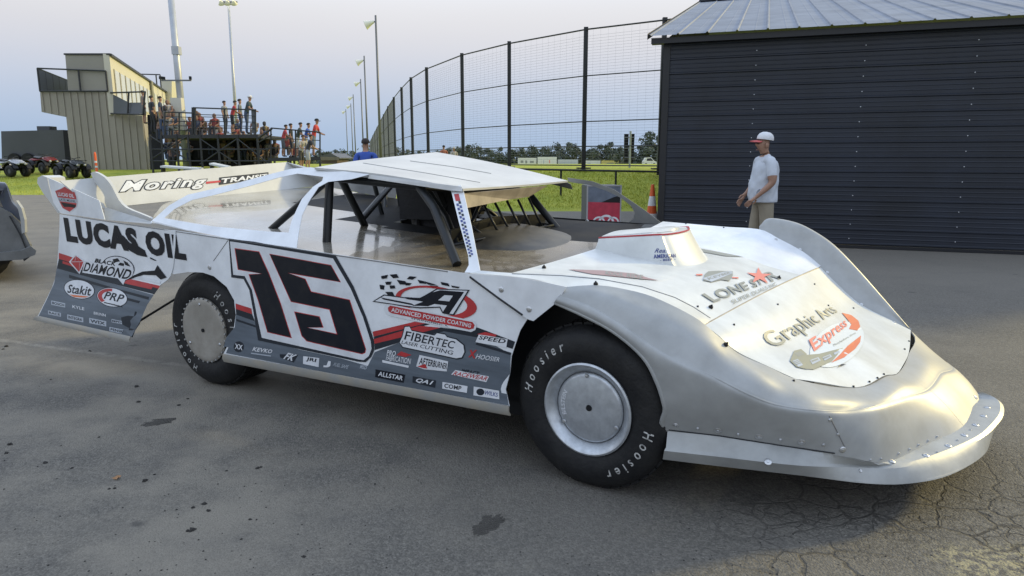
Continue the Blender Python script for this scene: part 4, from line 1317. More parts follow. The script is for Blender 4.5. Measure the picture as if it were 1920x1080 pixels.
TH('Murphysboro, Illinois', zH((1185, 682), (1370, 572), (1362, 555), (1175, 662)), PGR, 5, bold=0, **FHK)
PH(zH((1210, 860), (1240, 828), (1290, 825), (1235, 845)), PK, 3, name='scuff', **FHK)
# scoop lettering and stripes over the fender top
SK = Skin([scoop])
print_text(SK, 'Real', [(1227, 474), (1251, 474), (1252, 466), (1230, 466)], PB, scoop, 3, .01, .2)
print_text(SK, 'AMERICAN', [(1226, 485), (1267, 483), (1266, 476), (1225, 477)], PB, scoop, 3, .03, .0)
print_text(SK, '- BEER -', [(1238, 490), (1266, 488), (1266, 484), (1238, 486)], PB, scoop, 3, .02, .0)
PH([(1065, 506), (1130, 508), (1190, 514), (1215, 522), (1235, 527), (1180, 522), (1110, 515)], mat('print_dusty_mauve', (.33, .22, .22), .5), 2, name='faded_stripe', parent=fs_)
TH('KOOL RIDE', [(1135, 516), (1205, 525), (1206, 517), (1136, 509)], PGR, 4, bold=.02, parent=hood)
PH([(1278, 460), (1330, 470), (1394, 482), (1360, 481), (1300, 470)], MATS['print_faded_grey'], 2, name='faded_stripe', parent=hood)

# ---- bolts, hood pins and rivets
ALLK = Skin([door, quarter, fend, nose, lip, hood, front_hood, fs_, left_fender, flare, roof, ld])
def bolt(px, py, r, m=M_BOLT, parent=None, name='bolt', h=.004):
    d = (CAR_I.to_3x3() @ sight(px, py)).normalized()
    p, n, i, _ = ALLK.t.ray_cast(EYE_C, d)
    if p is None:
        return
    if n.dot(d) > 0: n = -n
    Mt = Matrix.Translation(p) @ n.to_track_quat('Z', 'Y').to_matrix().to_4x4()
    MB().lathe([(r, -.002), (r, h * .5), (r * .8, h), (r * .4, h), (r * .35, h * 1.6), (0, h * 1.7)], 10, Mt).build(name, m, parent or car, smooth=True, angle=40)
for x, y, r in ((1267, 797, .011), (1308, 803, .006), (1346, 807, .014), (1384, 814, .006), (1423, 819, .014), (1463, 824, .006), (1503, 829, .014), (1544, 834, .006), (1580, 843, .013), (1556, 787, .007), (1571, 814, .006), (1440, 866, .014), (1613, 883, .007)):
    bolt(x, y, r, parent=nose)
for x, y in ((1672, 865), (1736, 854), (1778, 836), (1808, 816), (1829, 797), (1844, 780), (1851, 764), (1829, 745)):
    bolt(x, y, .013, parent=lip)
for x, y in ((1632, 862), (1652, 860), (1685, 850), (1705, 842), (1722, 834), (1740, 826), (1757, 818), (1757, 848), (1795, 826), (1820, 806)):
    bolt(x, y, .005, parent=lip, name='rivet')
for x, y, r in ((393, 501, .016), (940, 543, .013), (992, 580, .013)):
    bolt(x, y, r, M_BOLT, door)
for x, y in ((1455, 449), (1500, 468), (1551, 511), (1615, 571), (1677, 604)):
    bolt(x, y, .010, parent=flare)
for x, y in ((1026, 410), (1101, 415), (932, 401)):
    bolt(x, y, .014, parent=ld)
for x, y in ((1246, 430), (1286, 420), (1357, 427), (1527, 533), (1308, 575), (1400, 536), (1418, 537), (1376, 609), (1458, 571), (1488, 714), (1570, 724), (1600, 725), (1630, 716), (1645, 709), (1657, 702), (1696, 655), (1704, 640), (1600, 578), (1553, 573)):
    bolt(x, y, .005, M_BLK, parent=front_hood if y > 600 or x > 1500 else hood, name='rivet')
for x, y in ((1332, 577), (1460, 522), (1360, 647), (1020, 503), (1117, 534)):
    bolt(x, y, .010, M_BLK, parent=hood, name='hood_pin', h=.010)
for x in range(0, 9):
    bolt(884 + x * 21, 359 - x * 1.85, .003, M_BLK, parent=roof, name='rivet')
# sheet joints on the roof and the door
def joint(pts, m=M_BLK, r=.0022, parent=car, skin=ALLK):
    q = []
    for (a, b) in zip(pts, pts[1:]):
        for t in range(6):
            s_ = skin.at(a[0] + (b[0] - a[0]) * t / 6, a[1] + (b[1] - a[1]) * t / 6, .0005)
            if s_ is not None: q.append(s_)
    if len(q) > 1:
        MB().tube(q, r, 5).build('sheet_joint', m, parent)
MJ = mat('joint_grey', (.18, .18, .18), .6)
joint([(681, 306), (800, 325), (920, 346)], MJ, .0025, roof)
joint([(769, 302), (850, 313), (935, 328)], MJ, .0025, roof)
joint([(881, 519), (935, 559), (989, 597)], M_BLK, .005, door)
joint([(428, 450), (395, 497)], MJ, .002, door)
joint([(120, 403), (330, 434), (640, 480), (880, 515)], MJ, .003, door)
joint([(960, 513.5), (1052, 517), (1123, 523), (1204, 538), (1265, 558), (1300, 576), (1338, 601)], MJ, .0025, hood)
joint([(1555, 780), (1590, 850)], MJ, .002, nose)
joint([(1254, 806), (1350, 817), (1450, 833), (1588, 853)], M_BLK, .003, lip)

# ================================================================== THINGS AROUND THE CAR
# ------------------------------------------------------------------ catch fence along the track
M_FPOST = mat('black_fence_post', (.010, .012, .012), .5)
M_WIRE = mat('fence_wire', (.22, .22, .22), .5)
fp = [(1232, 54), (1092, 70), (955, 94), (870, 114), (806, 138), (777.5, 155), (760, 172), (745.5, 189), (734.5, 205), (726, 219), (719, 231), (713.5, 241), (709, 249), (705, 256), (702, 262), (699, 267)]
FZ = 1.06 + 5.0
posts = []
for x, y in fp:
    d = (FZ - CAM_H) * FOC / (298 - y)
    posts.append(Vector(((x - 960) / FOC * d, d, 0)))
sm = spline(posts, 10)
# even spacing along the smoothed line
first = posts[0] + (posts[0] - posts[1]) * 1.6
line = resample([first] + sm, 200)
LF = sum((b - a).length for a, b in zip(line, line[1:]))
npost = 19
pos = resample(line, npost)
pos = [posts[0] + (posts[0] - posts[1]) * 1.0] + posts
fence = thing('catch_fence', 'tall black post and wire catch fence curving along the track', 'fence', (0, 0, 0))
for p in pos:
    gz = 1.06 - .0 * p.y
    MB().box((p.x, p.y, (gz + FZ + .06) / 2 - .1), (.15, .15, FZ - gz + .26)).build('post', M_FPOST, fence)
    MB().box((p.x, p.y, gz + .02), (.5, .5, .05)).build('foot_plate', M_FPOST, fence)
for z in (FZ - .03, 1.06 + 3.35, 1.06 + 1.72, 1.06 + .82, 1.06 + .12):
    MB().tube([Vector((p.x, p.y - .08, z)) for p in pos], .022 if z < FZ - .1 else .03, 5).build('cable', M_FPOST, fence)
mb = MB()
for i, (a, b) in enumerate(zip(pos, pos[1:])):
    far = i > 7
    nz = int(4.8 / (.2 if far else .10))
    for k in range(nz):
        z = 1.2 + k * (.2 if far else .10)
        mb.tube([Vector((a.x, a.y, z)), Vector((b.x, b.y, z))], .014 if far else .0033, 3, caps=False)
    nv = int((b - a).length / .30)
    for k in range(1, nv):
        p = a.lerp(b, k / nv)
        mb.tube([Vector((p.x, p.y, 1.1)), Vector((p.x, p.y, FZ))], .012 if far else .0018, 3, caps=False)
o = mb.build('wire_mesh', M_WIRE, fence, recalc=False); o['kind'] = 'stuff'

# low rail fence on the bank
rail = thing('rail_fence', 'low black rail fence on the grass bank beside the shed', 'fence')
ra = [at_y(x, y, 21.5) for x, y in ((960, 317), (1052, 318.5), (1155, 320.5), (1258, 322.5))]
MB().tube(ra, .035, 6).build('rail', M_FPOST, rail)
for p in ra[:3]:
    g = ground_z(p.x, p.y)
    MB().tube([(p.x, p.y, g - .1), (p.x, p.y, p.z)], .035, 6).build('post', M_FPOST, rail)

# ------------------------------------------------------------------ light poles along the fence
M_POLE = mat('grey_steel_pole', (.16, .165, .17), .5, metal=.3)
M_GALV = mat('galvanised_mast', (.42, .44, .47), .42, metal=.4, var=.12, vscale=2)
M_SHADE = mat('cream_lamp_shade', (.74, .72, .58), .45)
lp = [(717.5, 47, 722, 12), (694.5, 116, 699, 12), (686.5, 156, 688, 12), (672, 183, 675, 12), (667, 199, 669, 12), (657.5, 209, 661, 12)]
for i, (x, y, xb, hh) in enumerate(lp):
    d = (hh + .9 - CAM_H) * FOC / (298 - y)
    p = Vector(((x - 960) / FOC * d, d, 0))
    gz = ground_z(p.x, p.y)
    words = ['nearest and tallest, its shade above the car roof', 'second from the fence front', 'third in the receding row', 'fourth in the receding row', 'fifth in the receding row', 'farthest and shortest-looking of the row']
    t = thing('light_pole', 'grey pole with cream lamp shade, ' + words[i], 'light pole', (p.x, p.y, gz), 0, 'light poles behind the stands')
    top = hh + .9 - gz
    MB().tube([(.03, 0, -.3), (0, 0, top)], [.12, .08], 8).build('pole', M_POLE, t, smooth=True)
    Mt = Matrix.Translation((-.18, 0, top - .5)) @ Matrix.Rotation(R(-112), 4, 'Y')
    MB().lathe([(.07, -.05), (.12, .02), (.2, .3), (.36, .68), (.38, .72), (.34, .7), (.1, .1)], 14, Mt).build('lamp_shade', M_SHADE, t, smooth=True)
    MB().box((-.1, 0, top - .5), (.3, .1, .12)).build('bracket', M_POLE, t)

def mast(px0, py0, px1, py1, y, r0, r1, label, ztop=None):
    a, b = at_y(px1, py1, y), at_y(px0, py0, y)
    g = ground_z(a.x, a.y)
    a = a + (b - a) * ((g - a.z) / (b.z - a.z))
    t = thing('light_mast', label, 'light mast', a, 0, 'tall masts by the grandstand')
    MB().tube([(0, 0, -.3), b - a], [r0, r1], 12).build('pole', M_GALV, t, smooth=True)
    return t, b - a
mt, dv = mast(315, -60, 340, 200, 37, .19, .15, 'thick galvanised mast with camera arms rising beside the grandstand tower')
u = dv.normalized()
base_m = mt.location.copy()
q = at_y(336, 152, 37) - base_m
MB().box((q.x, q.y - .3, q.z), (1.5, .08, .07)).build('cross_arm', M_POLE, mt)
for s in (-1, 1):
    MB().box((q.x + s * .72, q.y - .3, q.z + .12), (.12, .3, .14), R(20 * s)).build('camera_housing', M_BLK, mt)
q = at_y(342, 215, 37) - base_m
MB().box((q.x, q.y - .45, q.z), (.55, .35, 1.6)).build('control_cabinet', mat('cream_cabinet', (.55, .54, .46), .5), mt)
q2 = at_y(331, 95, 37) - base_m
MB().box((q2.x, q2.y, q2.z), (.36, .36, .4)).build('collar', M_GALV, mt)
mt2, dv2 = mast(428, 0, 441, 200, 58, .14, .09, 'slim tall mast with lit floodlight head behind the platform')
M_LAMP = bpy.data.materials.new('lit_floodlight')
M_LAMP.use_nodes = True
bb = M_LAMP.node_tree.nodes['Principled BSDF']
bb.inputs['Emission Color'].default_value = (1, .97, .9, 1)
bb.inputs['Emission Strength'].default_value = 2.2
MB().box((dv2.x, dv2.y, dv2.z - .15), (1.4, .12, .1)).build('cross_arm', M_POLE, mt2)
for s in (-.5, 0, .5):
    MB().lathe([(.1, .3), (.26, 0), (.24, -.02)], 12, Matrix.Translation((dv2.x + s, dv2.y - .1, dv2.z - .35)) @ Matrix.Rotation(R(35), 4, 'X')).build('floodlight', M_SHADE, mt2, smooth=True)
    MB().lathe([(.0, .02), (.23, .02)], 12, Matrix.Translation((dv2.x + s, dv2.y - .1, dv2.z - .36)) @ Matrix.Rotation(R(35), 4, 'X')).build('lens', M_LAMP, mt2)

# ------------------------------------------------------------------ grandstand tower
M_TANW = mat('tan_ribbed_cladding', (.30, .275, .225), .6, var=.12, vscale=.6)
M_TANS = mat('smooth_grey_tan_panel', (.27, .255, .215), .6, var=.1, vscale=.5)
M_CREAM = mat('sunlit_cream_facade', (.56, .53, .42), .55, var=.08, vscale=.4)  # side facade paler than the end walls: warm sun mixed into the colour
M_WIN = mat('pale_reflecting_glass', (.55, .56, .50), .12, spec=.8)
M_DRAIL = mat('dark_rail_steel', (.02, .022, .025), .5)
M_MESH = mat('grey_rail_mesh', (.09, .10, .115), .6)
TY = 39.0
tower = thing('grandstand_tower', 'tan ribbed press tower with cantilevered deck and a long window facade', 'building', (0, 0, 0))
tdir = Vector((-9.4, 27, 0)).normalized()
def ty(px, py, y=TY): return at_y(px, py, y)
def ribbed(px_poly, name, m, pitch=.30, depth=.05):
    # clad wall facing the camera: backing plus standing ribs
    pts = [ty(*p) for p in px_poly]
    MB().prism(pts, (0, .2, 0)).build(name, m, tower)
    return pts
# lower wall profile (end elevation), ribs as separate boards
low = [(75, 172), (203, 171), (207, 213), (268, 217), (281, 326), (136, 326), (124, 219), (78, 210)]
lp_ = [ty(*p) for p in low]
MB().prism(lp_, tdir * 3).build('end_wall', M_TANW, tower)
def clip_col(x, poly):
    zs = []
    n = len(poly)
    for i in range(n):
        a, b = poly[i], poly[(i + 1) % n]
        if (a.x - x) * (b.x - x) < 0:
            t = (x - a.x) / (b.x - a.x)
            zs.append(a.z + (b.z - a.z) * t)
    return sorted(zs)
x = min(p.x for p in lp_) + .15
while x < max(p.x for p in lp_) - .1:
    zs = clip_col(x, lp_)
    if len(zs) >= 2 and zs[-1] - zs[0] > .3:
        MB().box((x, TY - .03, (zs[0] + zs[-1]) / 2), (.07, .058, zs[-1] - zs[0] - .06)).build('cladding_rib', M_TANW, tower)
    x += .38
up_ = [ty(*p) for p in ((122, 101), (204, 101), (209, 171), (128, 172))]
MB().prism(up_, tdir * 1.2).build('upper_block', M_TANS, tower)
LEN = 29
r0_, r1_ = ty(204, 101), ty(209, 172)
base0 = ty(207, 216)
A_, B_ = Vector((r0_.x + .02, TY, r0_.z)), Vector((r0_.x + .02, TY, base0.z))
nrm_f = Vector((tdir.y, -tdir.x, 0))
MB().prism([A_, A_ + tdir * LEN, B_ + tdir * LEN, B_], -nrm_f * .3).build('side_facade', M_CREAM, tower)
MB().prism([A_ + Vector((0, 0, .02)), A_ + tdir * LEN + Vector((0, 0, .02)), A_ + tdir * LEN + Vector((0, 0, -.1)), A_ + Vector((0, 0, -.1))], nrm_f * .12).build('roof_edge', M_DRAIL, tower)
MB().add([up_[0] + Vector((0, 0, .02)), A_ + Vector((0, 0, .02)), A_ + tdir * LEN + Vector((0, 0, .02)), up_[0] + tdir * LEN + Vector((0, 0, .02))], [(0, 1, 2, 3)]).build('flat_roof', M_TANS, tower)
for i in range(17):
    s0 = .8 + i * 1.62
    zt0, zb0 = A_.z - .75, A_.z - 2.35
    q = [Vector((A_.x, A_.y, z)) + tdir * (s0 + ds) + nrm_f * .02 for ds, z in ((0, zb0), (1.15, zb0), (1.15, zt0), (0, zt0))]
    f = MB().prism([q[0] - tdir * .06 - Vector((0, 0, .06)), q[1] + tdir * .06 - Vector((0, 0, .06)), q[2] + tdir * .06 + Vector((0, 0, .06)), q[3] - tdir * .06 + Vector((0, 0, .06))], nrm_f * .03).build('window', M_CREAM, tower)
    MB().prism([p + nrm_f * .032 for p in q], nrm_f * .01).build('pane', M_WIN, f)
MB().prism([A_ + tdir * 13.6 + nrm_f * .06, A_ + tdir * 14.3 + nrm_f * .06, B_ + tdir * 14.3 + nrm_f * .06, B_ + tdir * 13.6 + nrm_f * .06], nrm_f * .1).build('pilaster', mat('olive_trim', (.22, .21, .15), .6), tower)
MB().prism([ty(122, 100) + Vector((-.05, -.05, 0)), ty(205, 100) + Vector((.05, -.05, 0)), ty(205, 103) + Vector((.05, -.05, 0)), ty(122, 103) + Vector((-.05, -.05, 0))], (0, .1, 0)).build('parapet_cap', M_DRAIL, tower)
# deck rail on the cantilever
def rail_run(pts_px, y, top_px, m=M_DRAIL, parent=tower, r=.04):
    pass
def bar(a, b, r, name, parent, m=M_DRAIL):
    MB().tube([a, b], r, 6).build(name, m, parent)
yb = TY - .12
tl_, tr_, bl_, br_ = ty(70, 128, yb), ty(198, 133, yb), ty(75, 171, yb), ty(202, 171, yb)
bar(tl_, tr_, .045, 'rail', tower); bar(bl_, br_, .045, 'rail', tower)
for t in (0, .60, 1):
    bar(tl_.lerp(tr_, t), bl_.lerp(br_, t), .045, 'rail_post', tower)
fl_t, fl_b = tl_ + tdir * 9, bl_ + tdir * 9
bar(tl_, fl_t, .04, 'rail', tower)
bar(bl_, fl_b, .04, 'rail', tower)
for t in (.15, .3, .45, .6, .8, 1):
    bar(tl_.lerp(fl_t, t), bl_.lerp(fl_b, t), .03, 'rail_post', tower)
MB().prism([tl_ + Vector((0, .03, 0)), fl_t + Vector((0, .03, 0)), fl_b + Vector((0, .03, 0)), bl_ + Vector((0, .03, 0))], (.01, 0, 0)).build('rail_mesh', M_MESH, tower)
# balcony in front of the windows
bt0, bt1, bb0, bb1 = ty(207, 174), ty(272, 172, 36), ty(207, 213), ty(268, 215, 36)
for a, b in ((bt0, bt1), (bb0, bb1)):
    bar(a, b, .045, 'rail', tower)
for t in (.55, 1):
    bar(bt0.lerp(bt1, t), bb0.lerp(bb1, t), .045, 'rail_post', tower)
mpx = [ty(209, 176), ty(240, 192, 37.5), ty(272, 192, 36), ty(268, 213, 36), ty(209, 213)]
MB().prism([p + Vector((0, .08, 0)) for p in mpx], (0, .02, 0)).build('balcony_mesh', M_MESH, tower)
# roof terrace rail at the far end
ra_, rb_ = at_y(262, 139, 58), at_y(300, 140, 58)
for z_ in (0, -1.2):
    bar(ra_ + Vector((0, 0, z_)), rb_ + Vector((0, 0, z_)), .05, 'rail', tower)
for t in (0, .8, 1):
    bar(ra_.lerp(rb_, t), ra_.lerp(rb_, t) + Vector((0, 0, -3)), .05, 'rail_post', tower)
MB().prism([at_y(301, 146, 60), at_y(322, 152, 60), at_y(322, 195, 60), at_y(301, 185, 60)], (0, 2, 0)).build('stair_housing', M_CREAM, tower)

# dark enclosed trailer behind the quad bikes
M_DGREY = mat('dark_grey_sheet', (.075, .08, .088), .5, var=.15, vscale=.4)
tr = thing('enclosed_trailer', 'dark grey enclosed trailer standing left of the tan tower', 'trailer', gp(60, 322, .75))
tr.location = (0, 0, 0)
q = [at_y(x, y, 42) for x, y in ((2, 246), (118, 243.5), (124, 318), (4, 318))]
MB().prism(q, (0, 5, 0)).build('body', M_DGREY, tr)
q = [at_y(x, y, 41.98) for x, y in ((118, 244), (131, 244), (137, 318), (124, 318))]
MB().prism(q, (0, 4, 0)).build('end_wall', M_BLK, tr)
MB().box(at_y(88, 241, 43), (.75, .7, .25)).build('roof_vent', M_DGREY, tr)
for px in (30, 55):
    MB().lathe([(.0, -.1), (.35, -.1), (.38, 0), (.35, .12), (0, .12)], 16, Matrix.Translation((at_y(px, 318, 41.9).x, 41.9, ground_z(-28, 42) + .36)), axis='Y').build('wheel', M_RUBBER, tr)
# ------------------------------------------------------------------ grandstand frame with platforms
M_DARKV = mat('black_cloth_and_void', (.006, .007, .010), .8)
M_BENCH = mat('weathered_bench_aluminium', (.40, .40, .39), .45, metal=.4)
stand = thing('grandstand', 'black steel grandstand frame with railed platforms, right of the tan tower', 'grandstand', (0, 0, 0))
GY = 33.0
def gy(px, py, y=GY): return at_y(px, py, y)
gz_ = ground_z(-15, 34)
for px in (281, 302, 330, 352, 375, 408, 445, 482, 505, 540, 600):
    pt = gy(px, 252 if px < 490 else 302)
    bar(Vector((pt.x, GY, gz_ - .3)), pt, .05, 'leg', stand)
for px in (281, 330, 375, 445, 505):
    pt = gy(px, 256, GY + 4)
    bar(Vector((pt.x, GY + 4, gz_ - .3)), pt, .05, 'leg', stand)
for a, b in (((281, 255), (352, 300)), ((352, 255), (281, 300)), ((375, 260), (445, 308)), ((445, 260), (375, 308)), ((445, 260), (505, 308))):
    bar(gy(*a), gy(*b), .03, 'brace', stand)
for y_ in (280, 302):
    bar(gy(281, y_), gy(505, y_), .035, 'cross_beam', stand)
# screen cloth under the upper deck, and a black sheet painting the stair void's darkness
MB().prism([gy(276, 215, 36.5), gy(301, 215, 36.5), gy(305, 318, 36.5), gy(282, 318, 36.5)], (0, .05, 0)).build('dark_void_screen', M_DARKV, stand)
MB().prism([gy(352, 262, 37.4), gy(500, 262, 37.4), gy(500, 312, 37.4), gy(352, 312, 37.4)], (0, .05, 0)).build('dark_void_screen', M_DARKV, stand)
# mid platform
def platform(pl, pr, y0, y1, name='platform', drop=6):
    a, b = gy(*pl, y0), gy(*pr, y0)
    MB().prism([a, b, Vector((b.x, y1, b.z)), Vector((a.x, y1, a.z))], (0, 0, -.16)).build(name, M_DRAIL, stand)
    return a, b
a_, b_ = platform((305, 253), (481, 252), GY, GY + 4.5)
c_, d_ = platform((503, 296), (601, 294), GY, GY + 3.5)
def railing(x0, y0t, x1, y1t, y0b, y1b, y, posts, mids=2):
    t0, t1, b0, b1 = gy(x0, y0t, y), gy(x1, y1t, y), gy(x0, y0b, y), gy(x1, y1b, y)
    bar(t0, t1, .035, 'rail', stand)
    for k in range(1, mids + 1):
        bar(t0.lerp(b0, k / (mids + 1)), t1.lerp(b1, k / (mids + 1)), .02, 'rail', stand)
    for i in range(posts):
        s = i / (posts - 1)
        bar(t0.lerp(t1, s), b0.lerp(b1, s), .035, 'rail_post', stand)
railing(363, 202, 479, 206, 252, 252, GY + .02, 3, 3)
railing(309, 210, 363, 212, 253, 252, GY + .02, 3, 4)
railing(363, 202, 479, 206, 252, 252, GY + 4.3, 3, 2)
railing(508, 240, 600, 248, 296, 294, GY + .02, 3, 2)
bar(gy(363, 202), gy(363, 202, GY + 4.3), .04, 'rail', stand)
bar(gy(479, 206), gy(479, 206, GY + 4.3), .04, 'rail', stand)
MB().prism([gy(359, 201), gy(366, 202), gy(366, 252), gy(359, 252)], (0, .1, 0)).build('gate_post', M_DRAIL, stand)
MB().prism([gy(471, 207, GY + .1), gy(479, 207, GY + .1), gy(481, 250, GY + .1), gy(473, 250, GY + .1)], (0, .03, 0)).build('rail_mesh', M_MESH, stand)
bar(gy(483, 260), gy(510, 241), .05, 'stair_rail', stand)
bar(gy(483, 268), gy(510, 252), .03, 'stair_rail', stand)
# benches stepping up behind, seen through the frame
for k in range(7):
    y = GY + 6 + k * .8
    a, b = gy(330, 300 - k * 9, y), gy(500, 300 - k * 8, y)
    MB().prism([a, b, b + Vector((0, .3, 0)), a + Vector((0, .3, 0))], (0, 0, -.05)).build('bench', M_BENCH, stand)
# folded bleacher seats lying in front of the stand
M_TARP = mat('pale_grey_cover', (.52, .55, .58), .55)
for i, (x0, x1, y0, y1) in enumerate(((300, 372, 311, 316), (392, 425, 306, 313))):
    q = [gp(x, yy, ground_z(-14, 30)) for x, yy in ((x0, 318), (x1, 318))]
    a = at_y(x0, y0, 30); b = at_y(x1, y1, 30)
    t = thing('bench_plank', 'pale plank lying below the stand, ' + ('under the screen opening' if i == 0 else 'right of the other plank'), 'plank', (0, 0, 0), 0, 'planks below the stand')
    MB().prism([a, b, b + Vector((0, .5, .03)), a + Vector((0, .5, .03))], (0, 0, -.07)).build('board', M_TARP, t)
    for p in (a, b):
        MB().box((p.x, p.y + .25, (p.z + ground_z(p.x, 30)) / 2 - .05), (.06, .3, max(.05, p.z - ground_z(p.x, 30) - .06))).build('trestle', M_DRAIL, t)

# ------------------------------------------------------------------ quad bikes
def quad_bike(px, py, y, rz, col, label, sc=1.0):
    p = at_y(px, py, y)
    t = thing('quad_bike', label, 'quad bike', (p.x, y, ground_z(p.x, y)), rz, 'quad bikes parked by the tower')
    m = mat('quad_' + col, dict(white=(.45, .46, .48), red=(.18, .018, .016), black=(.015, .018, .018))[col], .35)
    for sx in (-.62, .62):
        for sy in (-.42, .42):
            wprof = [(.14, -.12), (.27, -.13), (.32, -.09), (.33, 0), (.32, .09), (.27, .13), (.14, .12)]
            w = MB().lathe(wprof, 20, Matrix.Translation((sx, sy, .33)), axis='Y').build('tyre', M_RUBBER, t, smooth=True, angle=50)
            MB().lathe([(0, -.09), (.15, -.09), (.15, .09), (0, .09)], 12, Matrix.Translation((sx, sy, .33)), axis='Y').build('rim', M_DGREY, w)
    MB().box((0, 0, .45), (1.1, .34, .22)).build('chassis', M_BLK, t)
    rows = []
    for x_, z_, hw in ((-.95, .74, .30), (-.7, .82, .36), (-.3, .80, .22), (.05, .84, .18), (.35, .92, .22), (.65, .90, .34), (.98, .74, .30)):
        rows.append([Vector((x_, s * hw, z_ - (.10 if abs(s) == 1 else .0) * (1.2 if hw > .3 else .6))) for s in (-1, -.6, 0, .6, 1)])
    sheet(loft(rows, 3, 2), .05).build('body_shell', m, t, smooth=True)
    for sx in (-.62, .62):
        for sy in (-1, 1):
            rows = []
            for k in range(7):
                a = R(15 + 150 * k / 6)
                rows.append([Vector((sx + .42 * math.cos(a), sy * w_, .36 + .42 * math.sin(a))) for w_ in (.26, .42, .54)])
            sheet(rows, .015).build('fender', M_BLK if sx > 0 or col != 'white' else m, t, smooth=True)
    rows = [[Vector((x_, s * .16, z_ - .06 * abs(s))) for s in (-1, 0, 1)] for x_, z_ in ((-.65, .93), (-.4, .92), (-.1, .88), (.15, .92))]
    sheet(loft(rows, 3, 3), .08).build('saddle', M_BLK, t, smooth=True)
    MB().tube([(.22, -.40, 1.12), (.30, -.2, 1.10), (.34, 0, 1.04), (.30, .2, 1.10), (.22, .40, 1.12)], .018, 6).build('handlebar', M_BLK, t)
    MB().tube([(.34, 0, 1.04), (.52, 0, .6)], .03, 6).build('steering_column', M_BLK, t)
    for x_ in (-.8, .78):
        mb = MB()
        for k in range(5):
            mb.tube([(x_ - .22, -.3 + .15 * k, .95), (x_ + .22, -.3 + .15 * k, .95)], .012, 5)
        mb.tube([(x_ - .22, -.32, .95), (x_ + .22, -.32, .95), (x_ + .22, .32, .95), (x_ - .22, .32, .95), (x_ - .22, -.32, .95)], .014, 5)
        mb.build('cargo_rack', M_BLK, t)
    for sy in (-.2, .2):
        MB().lathe([(.0, .02), (.06, .01), (.07, -.04)], 10, Matrix.Translation((.99, sy, .72)) @ Matrix.Rotation(R(90), 4, 'Y')).build('headlight', M_INT, t, smooth=True)
    t.scale = (sc, sc, sc)
    return t
quad_bike(20, 330, 34.5, R(-18), 'white', 'quad bike with white bodywork at the left edge of the photo', .88)
quad_bike(84, 329, 36, R(-25), 'red', 'quad bike with red bodywork, parked between the white and the black one', .88)
quad_bike(136, 331, 34, R(-30), 'black', 'black quad bike with a rear rack nearest the orange marker post', .88)

# orange delineator post
p = at_y(182, 326, 33)
g = ground_z(p.x, 33)
t = thing('delineator_post', 'orange delineator post with white bands beside the black quad bike', 'marker post', (p.x, 33, g))
M_OR = mat('orange_plastic', (.75, .12, .025), .5)
hp_ = at_y(180, 285, 33).z - g
MB().lathe([(.07, 0), (.055, .1), (.05, hp_ - .1), (.03, hp_), (0, hp_)], 12).build('post', M_OR, t, smooth=True)
MB().lathe([(.2, 0), (.2, .06), (.07, .09)], 12).build('base', M_BLK, t)
for z in (.45, .62):
    MB().lathe([(.0565, z * hp_), (.0555, z * hp_ + .09)], 12).build('white_band', PW, t)

# traffic cone by the shed
def cone(px, pyt, y, label):
    p = at_y(px, pyt, y)
    t = thing('traffic_cone', label, 'traffic cone', (p.x, y, 0))
    h = p.z
    M_CW = mat('cone_white_sleeve', (.72, .72, .70), .5)
    def rad(z): return .145 - (.145 - .03) * z / h
    MB().lathe([(.0, .0), (.23, 0), (.23, .03), (.15, .035)], 4).build('base', M_OR, t)
    zs = [.03, .22 * h, .40 * h, .56 * h, .76 * h, h]
    for i in range(5):
        a, b = zs[i], zs[i + 1]
        MB().lathe([(rad(a), a), (rad(b), b)] + ([(0, b + .005)] if i == 4 else []), 24).build('cone_band', [M_OR, M_CW, M_OR, M_CW, M_OR][i], t, smooth=True, angle=40)
cone(1224, 346, 13.6, 'orange and white striped traffic cone at the corner of the dark shed')

# banner-wrapped bin behind the car
y = 12.6
a, b = at_y(1100, 347, y), at_y(1166, 347, y)
t = thing('banner_bin', 'grey, black and red banner-wrapped square bin behind the car on the asphalt', 'bin', ((a.x + b.x) / 2, y, 0), R(4))
hw, hh = (b.x - a.x) / 2, a.z
M_BINF = mat('bin_pale_frame', (.30, .30, .31), .5)
M_BING = mat('bin_grey_print', (.13, .155, .20), .45, var=.3, vscale=6)
M_BINR = mat('bin_red_print', (.42, .03, .06), .45, var=.25, vscale=8)
MB().box((0, .3, hh / 2), (2 * hw - .02, .6, hh - .02)).build('body', M_DGREY, t)
for sx in (-1, 1):
    MB().box((sx * (hw - .012), -.012, hh / 2), (.024, .02, hh)).build('frame_side', M_BINF, t)
MB().box((0, -.012, hh - .012), (2 * hw - .05, .02, .024)).build('frame_top', M_BINF, t)
F_ = lambda u, v, d=-.014: (-hw + .024 + u * (2 * hw - .048), d, v * (hh - .03))
MB().prism([F_(0, .02), F_(1, .02), F_(1, 1), F_(0, 1)], (0, .012, 0)).build('print_ground', M_BING, t)
MB().prism([F_(0, .02, -.016), F_(1, .02, -.016), F_(1, .70, -.016), F_(.5, .70, -.016), F_(0, .71, -.016)], (0, .001, 0)).build('red_field', M_BINR, t)
MB().prism([F_(.42, .70, -.017), F_(1, .69, -.017), F_(1, .83, -.017), F_(.8, .80, -.017), F_(.6, .75, -.017)], (0, .0005, 0)).build('black_curve', M_BLK, t)
for cx_, r_ in ((.35, .16), (.58, .20), (.8, .15)):
    MB().lathe([(r_ * .55, 0), (r_ * .75, 0)], 20, Matrix.Translation(F_(cx_, .30, -.0172)), axis='Y').build('white_ring', PW, t)

